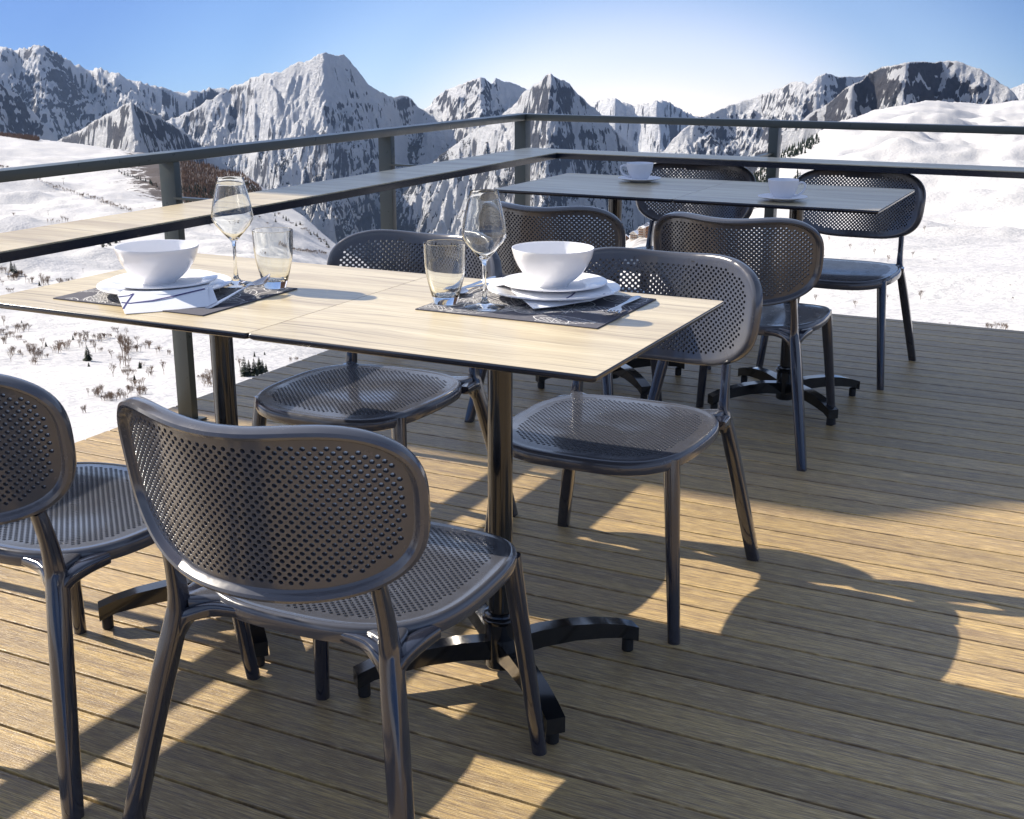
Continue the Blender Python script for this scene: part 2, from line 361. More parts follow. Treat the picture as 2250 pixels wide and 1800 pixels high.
def near_height(x, y):
    r = np.hypot(x, y)+1e-6; az = np.degrees(np.arctan2(x, y))
    az = np.where(az > 150, az-360, az)
    tc_ = np.interp(az, *NEAR); t0 = np.interp(az, NEAR_S_AZ, T0_S)-.01
    Rn = np.interp(az, NEAR_S_AZ, RN_S)
    s = np.clip(np.log(np.maximum(r, 25)/25)/np.log(Rn/25), 0, 1)
    tcs = np.interp(az, NEAR_S_AZ, NEAR_S); t = t0+(tcs+(tc_-tcs)*s**4-t0)*s**.92
    z = CAMZ+r*t
    q_ = np.clip((r-9)/16, 0, 1); z = np.where(r < 25, (CAMZ+25*t0)*q_+(1-q_)*-5.2, z)
    amp = np.clip((r-18)/60, 0, 1)*(1-.85*np.clip((s-.8)/.2, 0, 1))
    z = z+amp*(fbm(x/140, y/140, 4)*r*.026+fbm(x/38+5, y/38, 4)*np.minimum(r*.019, 5))
    wv = fbm(x/60+20, y/150+4, 3)                                     # long soft drifts on the right-hand slope
    rt = np.clip((az+18)/8, 0, 1)*np.clip((r-150)/200, 0, 1)*(1-np.clip((s-.9)/.1, 0, 1))
    z = z+rt*((ridged(x/300+3.1, y/240+8.3, 3, .45)-.5)*r*.085*(1-.93*s)+fbm(x/90, y/70+3, 4, .55)*r*.016+wv*3.0)
    over = np.maximum(r-Rn, 0)
    z = z-over*.5-over**2/1600*.5; z = np.maximum(z, -900)
    return z, r, az, s
def far_height(x, y):
    r = np.hypot(x, y)+1e-6; az = np.degrees(np.arctan2(x, y)); az = np.where(az > 150, az-360, az)
    best = np.full(x.shape, -780.)+fbm(x/900, y/900, 4)*60; idx = np.full(x.shape, -1)
    warp = fbm(x/1500, y/1500, 3)
    wx, wy = x+160*fbm(x/700+3, y/700, 3), y+160*fbm(x/700, y/700+9, 3)
    rd = ridged(wx/1250, wy/1250, 7, .55)
    ff_ = ridged(wx/170, wy/170, 6, .62)-.5; f3_ = ridged(wx/52+7, wy/52, 4, .65)-.5
    for i, (n, ca, ce, R0, k, tl, sl, rl) in enumerate(LAY):
        e = np.interp(az, ca, ce)
        e = np.where((az < ca[0]-.05) | ((az > ca[-1]+.05) & (i != 9)), -1.0, e)
        azr = np.radians(az)*R0
        Rr = R0*(1+.05*perlin(azr/900+i*7.7, azr*0+i*3.1)+.016*perlin(azr/230+i*5, azr*0+2.2))
        for pk, rec, wd in SPUR.get(n, ()):
            dd = az-pk; Rr = Rr+rec*(np.minimum(np.sqrt(dd*dd+.05), wd)-.22)
        zc = CAMZ+Rr*e
        jag = ((ridged(azr/170+i*3, azr*0+.5+i, 5, .6)-.55)*.0035+perlin(azr/28+i, azr*0+.3)*.0011+perlin(azr/11+i, azr*0+.8)*.0005)*R0*rl*(k > .2)
        d = Rr-r; df = np.maximum(d, 0); db = np.maximum(-d, 0)
        drop = (sl+.12)*df+70*rl*(1-np.exp(-df/120))-sl*.22*df*np.clip(df/1800, 0, 1)
        # spurs and gullies running down the face
        fl = ridged(azr/520+warp*2.4+i*4.3, df/1300+i+warp*2, 5, .55)
        fine = ridged(azr/110+warp*3+i, df/330+warp*2, 4, .6)
        rel = np.clip(df/420, 0, 1)
        z = zc+jag*np.exp(-df/120)-drop-.55*db+rel*rl*((fl-.62)*260+(rd-.5)*440)+np.clip(df/60, 0, 1)*rl*((fine-.6)*30+ff_*85+f3_*30)*(k > .2)
        m = z > best; best = np.where(m, z, best); idx = np.where(m, i, idx)
    return best, idx, r, az, rd
def grid(azs, rs, fn, wrap=False):
    A, Rr = np.meshgrid(np.radians(azs), rs); X, Y = Rr*np.sin(A), Rr*np.cos(A)
    return X, Y, fn(X, Y)
def grid_mesh(name, X, Y, Z, cover, mat, wrap=False):
    nr, nc = X.shape; co = np.stack([X, Y, Z], -1).reshape(-1, 3).astype(np.float32)
    i = np.arange(nr-1)[:, None]*nc+np.arange(nc-1)[None]; q = np.stack([i, i+nc, i+nc+1, i+1], -1).reshape(-1, 4)
    if wrap:
        j = np.arange(nr-1)*nc; q = np.concatenate([q, np.stack([j+nc-1, j+nc-1+nc, j+nc, j], -1)])
    me = bpy.data.meshes.new(name); me.vertices.add(len(co)); me.vertices.foreach_set('co', co.ravel())
    me.loops.add(q.size); me.loops.foreach_set('vertex_index', q.ravel().astype(np.int32))
    me.polygons.add(len(q)); me.polygons.foreach_set('loop_start', np.arange(0, q.size, 4, dtype=np.int32))
    me.update(calc_edges=True); me.shade_smooth()
    at = me.attributes.new('cover', 'FLOAT_COLOR', 'POINT'); at.data.foreach_set('color', cover.reshape(-1, 4).astype(np.float32).ravel())
    me.materials.append(mat); o = bpy.data.objects.new(name, me); COL.objects.link(o); return o
def slope_nz(X, Y, Z):
    P = np.stack([X, Y, Z], -1); du = np.gradient(P, axis=1); dv = np.gradient(P, axis=0); n = np.cross(du, dv); n /= np.linalg.norm(n, axis=-1)[..., None]+1e-12
    return np.abs(n[..., 2]), n
sst = lambda v, a, b: (lambda t: t*t*(3-2*t))(np.clip((v-a)/(b-a), 0, 1))
# near slopes, all round
azs = np.concatenate([np.arange(-56, 3, .07), np.arange(3, 304, 4.0)])
rs = np.concatenate([[0.5, 5], np.geomspace(10, 2300, 640)])
X, Y, (Z, r_, az_, s_) = grid(azs, rs, near_height)
nz, nn = slope_nz(X, Y, Z)
cov = np.zeros(X.shape+(4,)); cov[..., 3] = 1
rockb = sst(az_, -24, -20)*(1-sst(az_, -16, -13))*sst(s_, .75, .95)*.55
cov[..., 0] = np.clip(rockb+sst(az_, -33.5, -31)*(1-sst(az_, -27, -25))*sst(s_, .7, .9)*.35, 0, 1)
knoll = np.exp(-((az_+41.0)/2.3)**2-((r_-900)/330)**2)*1.5
cov[..., 1] = np.clip(knoll, 0, 1)
ob = grid_mesh('snow_slopes', X, Y, Z, cov, M['snow'], True); tag(ob, kind='structure')
# mountains
azs = np.concatenate([np.arange(-51, -2.5, .042), np.arange(-2, 308, 5.0)])
rs = np.concatenate([np.geomspace(1200, 2300, 110)[:-1], np.linspace(2300, 6600, 1000), np.geomspace(6620, 8900, 80)])
X, Y, (Z, ix, r_, az_, rd) = grid(azs, rs, far_height)
nz, nn = slope_nz(X, Y, Z)
fr = [.31, .32, .30, .17, .29, .27, .15, .26, .44, .03, .3]
tls = np.array([l[5] for l in LAY]+[-600]); tl = tls[ix]
nb = fbm(X/190, Y/190, 6, .62); nb2 = fbm(X/48+9, Y/48, 5, .7); nb3 = fbm(X/16+9, Y/16, 2, .7)
kr = np.ones(9)/9; lowz = np.apply_along_axis(lambda v: np.convolve(v, kr, 'same'), 0, nz); kr = np.ones(25)/25; lowz = np.apply_along_axis(lambda v: np.convolve(v, kr, 'same'), 1, lowz)
nl = fbm(X/620+3, Y/620, 4, .5)
sc = (lowz-nz)*1.0-lowz*.8+nb*.34+nl*.30+nb2*.24+nb3*.14+fbm(X/420+2, Z/26+nb*1.2, 3, .6)*.26
rock = np.zeros(X.shape); el_ = (Z-CAMZ)/r_; seen = (el_ >= np.maximum.accumulate(el_, axis=0)-1e-5) & (np.abs(az_+26) < 24) & (el_ > -.17)
for i in range(-1, 10):
    m = ix == i
    if m.sum() < 50: continue
    vis = m & seen
    q = np.quantile(sc[vis if vis.sum() > 50 else m], 1-fr[i]); rock = np.where(m, sst(sc-q, -.05, .06), rock)
forest = sst(tl+200*fbm(X/300, Y/300, 5, .6)-Z, -90, 160)*sst(nz+nb*.5+nb2*.3, .30, .60)
cov = np.zeros(X.shape+(4,)); cov[..., 3] = 1; cov[..., 0] = rock; cov[..., 1] = forest
ob = grid_mesh('mountains', X, Y, Z, cov, M['terrain'], True); tag(ob, kind='structure')
def ground_at(vx, vy, rmin=22, rmax=2300):
    d = vray([vx], [vy])[0]; t = np.geomspace(rmin, rmax, 2500); P = d[None]*t[:, None]+[0, 0, CAMZ]
    z = near_height(P[:, 0], P[:, 1])[0]; k = np.argmax(P[:, 2] < z)
    if P[k, 2] >= z[k]: return None
    return Vector((P[k, 0], P[k, 1], float(z[k]))), float(t[k])
def gz(x, y): return float(near_height(np.array([float(x)]), np.array([float(y)]))[0][0])

# ------------------------------------------------------------------ haze
hz_m = bpy.data.materials.new('mountain_haze'); hz_m.use_nodes = True; hz_m.node_tree.nodes.clear()
ho = hz_m.node_tree.nodes.new('ShaderNodeOutputMaterial'); hv = hz_m.node_tree.nodes.new('ShaderNodeVolumePrincipled')
hv.inputs['Color'].default_value = (.40, .60, 1, 1); hv.inputs['Density'].default_value = 1.6e-5; hv.inputs['Anisotropy'].default_value = .35
hz_m.node_tree.links.new(hv.outputs[0], ho.inputs['Volume'])
bm = bmesh.new(); box(bm, -9100, 9100, -9100, 9100, -3600, 700)
haze = obj('haze', bm, hz_m, None, 0); tag(haze, kind='stuff')

# ------------------------------------------------------------------ trees
def bare_tree(seed, spread=.55, depth=5, stems=1, base=.0):
    depth += 1
    rnd = random.Random(seed); trs = []; cr = bmesh.new()
    def seg(bm, a, b, r0, r1, n=4):
        t = (b-a).normalized(); s = t.cross(Vector((.3, .8, .1))).normalized(); u = t.cross(s); A, B = [], []
        for k in range(n):
            q = 2*math.pi*k/n; o = s*math.cos(q)+u*math.sin(q); A.append(bm.verts.new(a+o*r0)); B.append(bm.verts.new(b+o*r1))
        for k in range(n): bm.faces.new((A[k], A[(k+1) % n], B[(k+1) % n], B[k]))
    def grow(p, d, L, r, lv):
        q = p+d*L; seg(trs[-1] if lv == depth else cr, p, q, r, r*.7, 5 if lv == depth else 3)
        if lv == 0: return
        for k in range(rnd.choice([2, 3, 3]) if lv < depth else 4):
            nd = (d+Vector((rnd.uniform(-1, 1), rnd.uniform(-1, 1), rnd.uniform(-.2, .7)))*spread).normalized()
            grow(p+d*L*rnd.uniform(.45, 1), nd, L*rnd.uniform(.60, .82), max(r*.58, .0016), lv-1)
    for s in range(stems):
        trs.append(bmesh.new())
        a = Vector((rnd.uniform(-.1, .1)*stems*.5, rnd.uniform(-.1, .1)*stems*.5, -.03))
        grow(a, Vector((rnd.uniform(-.25, .25)*(stems > 1), rnd.uniform(-.25, .25)*(stems > 1), 1)).normalized(), .27 if stems == 1 else .22, .013, depth)
    return trs, cr
def conifer(seed, n=16, wid=.30):
    rnd = random.Random(seed); tr = bmesh.new(); cr = bmesh.new()
    lathe(tr, [(.02, -.03), (.015, .4), (.002, 1.0)], 6)
    for i in range(n):
        f = i/(n-1); z = .07+.90*f; R = wid*(1-f)**.85*rnd.uniform(.82, 1.1)+.012; m = int(11-5*f)
        for k in range(m):
            q = 2*math.pi*(k+rnd.random()*.7)/m; rr = R*rnd.uniform(.65, 1.15); dr = -.10*rr/wid*wid*1.6
            t = Vector((math.cos(q), math.sin(q), 0)); s = Vector((-t.y, t.x, 0)); wd = rr*.20+.008
            a = Vector((0, 0, z+.03)); tip = t*rr+Vector((0, 0, z+dr+rnd.uniform(-.015, .01)))
            mid = t*rr*.55+Vector((0, 0, z+.01))
            v = [cr.verts.new(x) for x in (a, mid+s*wd, tip, mid-s*wd, mid-Vector((0, 0, .035)))]
            for fc in ((0, 1, 4), (1, 2, 4), (2, 3, 4), (3, 0, 4), (0, 3, 1), (1, 3, 2)):
                cr.faces.new([v[j] for j in fc])
    return [tr], cr
protos = {}
def tree_proto(key, name, tc2, mats):
    t = empty(name); [obj('trunk' if len(tc2[0]) == 1 else 'stem', b_, mats[0], t, 60) for b_ in tc2[0]]; obj('crown', tc2[1], mats[1], t, 0); protos[key] = [t, False]
tree_proto('b0', 'bare_tree', bare_tree(1, .55, 5), (M['bark'], M['bark']))
tree_proto('b1', 'bare_tree', bare_tree(5, .42, 5), (M['bark'], M['bark']))
tree_proto('b2', 'bare_tree', bare_tree(9, .65, 5), (M['bark'], M['bark']))
tree_proto('s0', 'bare_shrub', bare_tree(12, .60, 4, 5), (M['bark'], M['bark']))
tree_proto('s1', 'bare_shrub', bare_tree(15, .50, 4, 7), (M['bark'], M['bark']))
tree_proto('c0', 'fir_tree', conifer(2), (M['bark'], M['needles']))
tree_proto('c1', 'fir_tree', conifer(3, 13, .36), (M['bark'], M['needles']))
def region(vx, vy, key, hpx):
    sz = 'low brown shrub' if key[0] == 's' else ('tall bare tree' if hpx > 26 else 'small bare tree')
    if vy < 500: wh = 'on the far left piste above the shelf'
    elif vy < 640: wh = 'on the snow between the shelf and the left table end' if vx < 330 else 'on the snow just behind the left wine glass'
    elif vx > 340: wh = 'between the railing post and the front table columns'
    elif vx < 110: wh = 'under the left table at the left photo edge'
    elif vy < 760: wh = 'under the left table close below the tabletop'
    elif vx > 215: wh = 'in the thicket left of the railing post under the table'
    else: wh = 'on the open snow above the two foreground chairs'
    return sz+' '+wh, sz+'s '+wh
def plant(key, vx, vy, hpx, label, group):
    if group == GL: label, group = region(vx, vy, key, hpx)
    g = ground_at(vx, vy)
    if g is None: return None
    p, d = g; t, used = protos[key]
    o = copy_tree(t) if used else t; protos[key][1] = True
    h = hpx*2250/2156/FPX*d*(1.12 if key[0] == 'c' else 1.12)
    o.location = p; o.rotation_euler = (0, 0, random.uniform(0, 6.28)); wf = random.uniform(.85, 1.2); o.scale = (h*wf, h*wf, h)
    cat = {'b': 'tree', 's': 'shrub', 'c': 'fir tree'}[key[0]]
    tag(o, label, cat, group); return o
GL = 'bare shrubs and birches scattered on the left snow slope'
LB = 'leafless brown shrub standing in the snow of the left slope below the railing'
z5 = lambda x, y: (.2503*x, 670.8+.2503*y)
for k, x, y, h in [('b0',100,362,130),('s0',30,215,110),('b2',360,232,105),('s1',280,390,75),('s0',400,332,60),('s1',470,292,110),('s0',520,245,85),('b1',640,182,80),('b1',725,235,100),('b0',800,285,120),('b2',955,490,165),('b1',1050,400,290),('b1',1030,330,250),('b0',1085,500,150),('s0',1020,205,90),('s1',975,108,60),('s0',880,170,75),('s1',920,165,60),('s0',700,795,105),('s1',885,690,75),('s0',950,692,120),('s0',1190,640,120),('b2',940,335,110),('s0',60,160,70),('s1',160,180,60),('s1',210,215,50),('s0',100,150,70),('s1',850,160,60),('s0',930,680,90),('b1',1010,420,140),('b1',1075,340,220),('s0',1070,600,60),('s1',300,360,60),('s1',500,210,50)]:
    vx, vy = z5(x, y); plant(k, vx, vy, h*.2503, LB, GL)
z4 = lambda x, y: (.3333*x, 431.2+.3333*y)
for k, x, y, h in [('b0',265,505,95),('s0',205,495,60),('s1',70,552,40),('b1',160,492,65),('s0',25,432,60),('b1',1515,1055,110),('s0',1840,992,50),('s0',960,1055,60),('b1',1035,1075,110),('s0',1300,1112,80),('b1',990,948,60),('s1',935,882,40),('s0',1330,1090,60),('s1',1270,1105,50),('s0',130,450,60),('s1',60,470,40),('s0',480,840,50),('s1',250,230,26),('s0',85,70,30),('s1',1870,985,40),('s0',320,640,20)]:
    vx, vy = z4(x, y); plant(k, vx, vy, h*.3333, LB, GL)
GC = 'small dark firs on the left snow slope'
big_fir = None
for k, x, y, h, lb in [('c1',740,358,118,'lone dark fir, the largest on the open snow seen under the front table'),('c0',748,406,36,'tiny fir just below the largest lone fir under the front table'),('c0',615,182,42,None),('c0',388,238,38,None),('c1',1178,422,58,None),('c0',1132,522,52,None),('c0',182,38,22,None)]:
    vx, vy = z5(x, y); plant(k, vx, vy, h*.2503, lb or 'small dark fir alone on the left snow slope', None if lb else GC)
for k, x, y, h in [('c0',75,425,60),('c1',98,455,75),('c1',1548,1085,120),('c0',1575,1080,95),('c1',1608,1082,105),('c0',1640,1070,100),('c1',1660,1062,80),('c0',1682,1058,52),('c0',1608,962,34),('c0',1672,950,20),('c0',250,512,30)]:
    vx, vy = z4(x, y)
    plant(k, vx, vy, h*.3333, 'dark fir in the clump between the front table post and the deck edge' if x > 1500 and y > 1000 else 'small dark fir alone on the left snow slope', 'firs clumped beyond the deck edge' if x > 1500 and y > 1000 else GC)
GR_ = 'small bare trees dotted over the right snow slope'
LR = 'small round leafless tree on the open right snow slope'
z3 = lambda x, y: (1437+.3333*x, 47.9+.3333*y)
for k, x, y, h in [('b0',925,1388,52),('b2',1058,1433,54),('b0',1210,1468,56),('b0',1300,1513,62),('b2',1452,1483,56),('b0',1525,1322,54),('b2',887,1493,36),('b0',1500,1728,44),('s0',1720,1258,14),('s1',1590,1500,14)]:
    vx, vy = z3(x, y); plant(k, vx, vy, h*.3333, LR, GR_)
z6 = lambda x, y: (1389.5+.3555*x, 431.2+.3555*y)
for k, x, y, h in [('b0',918,572,58),('b2',1155,612,70),('b0',1540,562,76),('b1',1345,562,32),('s0',1715,707,16),('s0',2090,560,20),('s1',2075,480,14),('s0',1420,20,20)]:
    vx, vy = z6(x, y); plant(k, vx, vy, h*.3555, LR, GR_)
for k, x, y, h in [('s0',1950,740,66),('s1',2030,742,66),('b2',1990,745,70)]:
    vx, vy = z6(x, y); plant(k, vx, vy, h*.3555, 'dense leafless bush cut off by the deck edge at the far right', 'bushes rising behind the deck edge at far right')
rx = random.Random(21)
for cx_, cy_, n_, sx_, sy_ in [(20, 700, 9, 35, 16), (60, 745, 8, 40, 14), (190, 720, 8, 35, 18), (262, 745, 10, 16, 40), (270, 800, 6, 14, 20), (300, 770, 6, 40, 25), (230, 835, 10, 30, 12), (290, 825, 8, 20, 14), (20, 590, 7, 25, 20), (110, 600, 6, 25, 14), (430, 800, 5, 14, 25), (330, 740, 5, 30, 12), (500, 560, 5, 50, 12)]:
    for _ in range(n_): plant(rx.choice(['s0', 's1', 'b2', 'b0', 's0']), cx_+rx.gauss(0, sx_*.6), cy_+rx.gauss(0, sy_*.6), rx.uniform(12, 30), LB, GL)
# rows of larch on the left slopes
z1 = lambda x, y: (.3333*x, 47.9+.3333*y)
rnd = random.Random(4)
def row(pts, n, hp, key, label, group, jy=4):
    for i in range(n):
        t = i/(n-1)*(len(pts)-1); k = min(int(t), len(pts)-2); f = t-k
        x = pts[k][0]*(1-f)+pts[k+1][0]*f+rnd.uniform(-5, 5); y = pts[k][1]*(1-f)+pts[k+1][1]*f+rnd.uniform(-jy, jy)
        vx, vy = z1(x, y); plant(rnd.choice(key), vx, vy, hp*rnd.uniform(.7, 1.2), label, group)
row([(225, 1000), (360, 1050), (460, 1085), (600, 1120), (720, 1165), (830, 1195)], 60, 10, ['b1', 'b1', 'b0', 's1'], 'bare larch in the long row crossing the left piste behind the shelf', 'larches in a long row across the left piste', 5)
row([(752, 945), (830, 975), (915, 1003)], 14, 7, ['c0', 'c1', 's0'], 'dark fir in the short upper row left of the nearest railing post', 'firs in the short upper row', 6)
row([(945, 1025), (1000, 1055)], 10, 10, ['s0', 'b0', 'c0'], 'dark tree in the knot beside the nearest railing post', 'trees in a knot beside the railing post', 12)
row([(305, 1272), (430, 1265)], 8, 14, ['b1', 'b0'], 'leafless tree in the cluster above the left bowl behind the shelf', 'trees clustered above the left bowl', 5)
row([(1820, 1435), (2060, 1462)], 24, 9, ['s0', 's1'], 'brown shrub in the hedge row behind the left tumbler', 'shrubs in the row behind the left tumbler', 6)
row([(0, 915), (65, 925)], 6, 8, ['s0'], 'brown shrub at the left photo edge above the handrail', 'shrubs at the left edge', 4)
row([(1240, 1270), (1330, 1300), (1850, 1330), (1640, 1240)], 14, 7, ['s0', 'c0', 's1'], 'tiny dark tree on the snow shoulder behind the wine glass', 'tiny trees on the snow shoulder', 22)
row([(1720, 1200), (1900, 1290), (2000, 1360), (2080, 1420)], 26, 8, ['c0', 'c1', 's1'], 'dark tree on the edge of the snow shoulder above the left chair backrest', 'trees on the edge of the snow shoulder', 12)
row([(640, 1420), (750, 1390)], 12, 9, ['c0', 's0'], 'dark tree in the patch above the rim of the left bowl', 'trees in the patch above the left bowl rim', 8)
# woods that read as one mass
def wood(name, poly, n, hp, dark, label):
    bm_v, bm_f = [], []; rn = random.Random(len(poly)*n); xs = [p[0] for p in poly]; ys = [p[1] for p in poly]
    def inside(x, y):
        c = False
        for i in range(len(poly)):
            x1, y1 = poly[i]; x2, y2 = poly[i-1]
            if (y1 > y) != (y2 > y) and x < (x2-x1)*(y-y1)/(y2-y1)+x1: c = not c
        return c
    k = tr = 0
    while k < n and tr < n*12:
        tr += 1; x, y = rn.uniform(min(xs), max(xs)), rn.uniform(min(ys), max(ys))
        if not inside(x, y): continue
        g = ground_at(x, y)
        if g is None: continue
        p, d = g; k += 1; h = hp*rn.uniform(.6, 1.25)*2250/2156/FPX*d; w_ = h*(.17 if dark else .12)
        for j in range(3 if dark else 2):
            b = len(bm_v); z0 = h*(.08+.27*j); z1_ = h*min(1, .52+.27*j); ww = w_*(1.15-.33*j)
            q0 = rn.random()
            for m in range(5): bm_v.append((p.x+ww*rn.uniform(.6, 1.2)*math.cos(q0+m*1.256), p.y+ww*rn.uniform(.6, 1.2)*math.sin(q0+m*1.256), p.z+z0-(.05*h)*(m % 2)))
            bm_v.append((p.x, p.y, p.z+z1_))
            for m in range(5): bm_f.append((b+m, b+(m+1) % 5, b+5))
    o = obj(name, (bm_v, [], bm_f), M['needles'] if dark else M['larch'], None, 0)
    tag(o, label, 'wood', kind='stuff')
wood('larch_wood', [(378, 338), (430, 336), (470, 345), (500, 360), (545, 392), (555, 405), (470, 425), (390, 440)], 2600, 9, False, 'brown leafless larch wood on the knoll between the first two railing posts')
wood('upper_wood', [(0, 256), (30, 264), (86, 292), (80, 298), (0, 287)], 700, 8, False, 'dark brown wood along the crest at the left edge of the view')
wood('fir_wood', [(380, 395), (430, 395), (520, 385), (560, 415), (590, 432), (520, 440), (440, 452), (385, 440)], 700, 9, True, 'dark fir wood at the foot of the larch knoll above the shelf')
wood('slope_edge_firs', [(1578, 375), (1650, 322), (1720, 288), (1728, 300), (1700, 322), (1640, 345), (1620, 380), (1650, 440), (1680, 362), (1690, 395), (1560, 455), (1545, 420)], 700, 11, True, 'dark firs edging the left side of the right snow slope')

# ------------------------------------------------------------------ distant village
def house(vx, vy, wpx, hpx, rz, wall, floors, cols, label, roofh=.35, name='chalet'):
    g = ground_at(vx, vy)
    if g is None: return
    p, d = g; s = 2250/2156/FPX*d; W, H = wpx*s, hpx*s; D = W*.7
    t = empty(name, p-Vector((0, 0, H*.25)), rz, label, 'building')
    bm = bmesh.new(); box(bm, -W/2, W/2, -D/2, D/2, 0, H*1.25)
    v = [bm.verts.new(c) for c in ((-W/2, -D/2, H*1.25), (W/2, -D/2, H*1.25), (0, -D/2, H*1.25+W*roofh*.95), (-W/2, D/2, H*1.25), (W/2, D/2, H*1.25), (0, D/2, H*1.25+W*roofh*.95))]
    bm.faces.new((v[0], v[1], v[2])); bm.faces.new((v[3], v[5], v[4])); obj('wall', bm, wall, t, 0)
    bm = bmesh.new(); e = W*.08
    for sx in (-1, 1):
        q = [(sx*(W/2+e), H*1.25-e*roofh*1.9), (0, H*1.25+W*roofh*.96)]; th = H*.045
        a_ = [bm.verts.new((x, y, z+k)) for k in (0, th) for y in (-D/2-e, D/2+e) for x, z in q]
        for f in ((0, 1, 3, 2), (4, 6, 7, 5), (0, 4, 5, 1), (2, 3, 7, 6), (0, 2, 6, 4), (1, 5, 7, 3)): bm.faces.new([a_[k] for k in f])
    obj('roof', bm, M['roof_snow'], t, 0)
    for fl in range(floors):
        for c_ in range(cols):
            bm = bmesh.new(); x = -W/2+W*(c_+.5)/cols; z = H*.25+H*(fl+.35)/floors; ww, hh = W/cols*.24, H/floors*.25
            box(bm, x-ww, x+ww, -D/2-.06, -D/2+.02, z-hh*.6, z+hh); obj('window', bm, M['window'], t, 0)
        if fl and wall is not M['render_blue']:
            bm = bmesh.new(); z = H*.25+H*fl/floors; box(bm, -W/2, W/2, -D/2-.09*H, -D/2+.01, z-.02*H, z); box(bm, -W/2, W/2, -D/2-.09*H, -D/2-.08*H, z+.002, z+.09*H); obj('balcony', bm, M['chalet_wood'], t, 0)
house(1337, 504, 17, 12, -.2, M['render'], 3, 4, 'cream chalet with brown balconies under the far table, leftmost of the village')
house(1352, 500, 12, 20, -.3, M['render'], 4, 3, 'tall cream block beside the far chair leg, second from left in the village', .2)
house(1375, 497, 26, 18, -.25, M['chalet_wood'], 3, 5, 'wide timber hotel with snowy roof just left of the brown chair backrest', .22)
house(1318, 507, 12, 8, .2, M['chalet_wood'], 2, 3, 'small dark timber chalet at the left end of the village')
house(1363, 480, 12, 7, .1, M['render_blue'], 1, 3, 'small pale house above the timber hotel in the village')
# added lodge, unseen left of the frame, shaped to shade the far deck half
t = empty('added_shade_lodge', (-12.4, 5.57, 0), 0, 'added unseen timber lodge left of the terrace, put there to shade its far half', 'building')
gz0 = gz(-12.4, 5.4)-1
bm = bmesh.new(); box(bm, -3.1, 3.0, -2.10, 2.0, gz0, 6.4); obj('wall', bm, M['chalet_wood'], t, 0)
bm = bmesh.new()
a_ = [bm.verts.new((x, y, z)) for x in (-3.6, 3.35) for y, z in ((-2.55, 6.15), (0, 8.3), (2.35, 6.35), (2.35, 6.1), (0, 8.05), (-2.55, 5.9))]
for k in range(6): bm.faces.new((a_[k], a_[(k+1) % 6], a_[6+(k+1) % 6], a_[6+k]))
bm.faces.new(a_[:6]); bm.faces.new(a_[6:]); obj('roof', bm, M['roof_snow'], t, 0)
bm = bmesh.new()
for sx in (-3.0, 2.9):
    v = [bm.verts.new(c) for c in ((sx, -2.1, 6.4), (sx, 2.0, 6.4), (sx, 0, 8.0))]; bm.faces.new(v)
obj('gable', bm, M['chalet_wood'], t, 0)
for y in (-1.2, .3, 1.4):
    for z in (-2.6, .4, 3.3):
        bm = bmesh.new(); box(bm, 2.98, 3.05, y-.4, y+.4, z-.6, z+.6); obj('window', bm, M['window'], t, 0)
# ski-lift pylons
def pylon(vx, vy, hpx, label):
    g = ground_at(vx, vy)
    if g is None: return
    p, d = g; h = hpx*2250/2156/FPX*d; bm = bmesh.new()
    lathe(bm, [(h*.035, -h*.1), (h*.02, h), (0, h)], 8); t = empty('ski_lift_pylon', p, .5, label, 'lift pylon'); obj('mast', bm, M['rail'], t)
    bm = bmesh.new(); box(bm, -h*.3, h*.3, -h*.03, h*.03, h*.95, h); obj('crossarm', bm, M['rail'], t, 0)
pylon(134, 390, 13, 'thin grey ski lift pylon just under the left handrail')
pylon(102, 455, 9, 'small ski lift pylon low on the left piste under the shelf')
pylon(175, 574, 8, 'small ski lift pylon on the piste left of the first bowl')

# ------------------------------------------------------------------ deck
DX0, DX1, DY0, DY1, PITCH, PH = -3.0085, 4.2, -1.6, 5.9856, .109, 1.789
bm = bmesh.new()
k0 = math.floor((DY0-PH)/PITCH); y = PH+k0*PITCH
prof0 = [(0.0034, -.024), (.0034, -.0028), (.0038, -.0010), (.0050, 0), ]
while y < DY1-.02:
    ya, yb = y, min(y+PITCH, DY1+.0034)
    pr = [(ya+a_, z) for a_, z in prof0]+[(yb-a_, z) for a_, z in reversed(prof0)]
    A = [bm.verts.new((DX0, p, z)) for p, z in pr]; B = [bm.verts.new((DX1, p, z)) for p, z in pr]
    for i in range(len(pr)-1): bm.faces.new((A[i], A[i+1], B[i+1], B[i]))
    bm.faces.new(A); bm.faces.new(B[::-1]); bm.faces.new((A[0], B[0], B[-1], A[-1])); y += PITCH
deck = obj('deck', bm, M['deck'], None, 30); tag(deck, kind='structure')
bm = bmesh.new(); box(bm, DX0+.02, DX1-.02, DY0+.02, DY1-.02, -.20, -.026)
for x in (-2.8, .6, 4.0):
    for y in (-1.4, 2.2, 5.8): box(bm, x-.08, x+.08, y-.08, y+.08, -5.0, -.20)
ds = obj('deck_frame', bm, M['deck_dark'], None, 0); tag(ds, kind='structure')

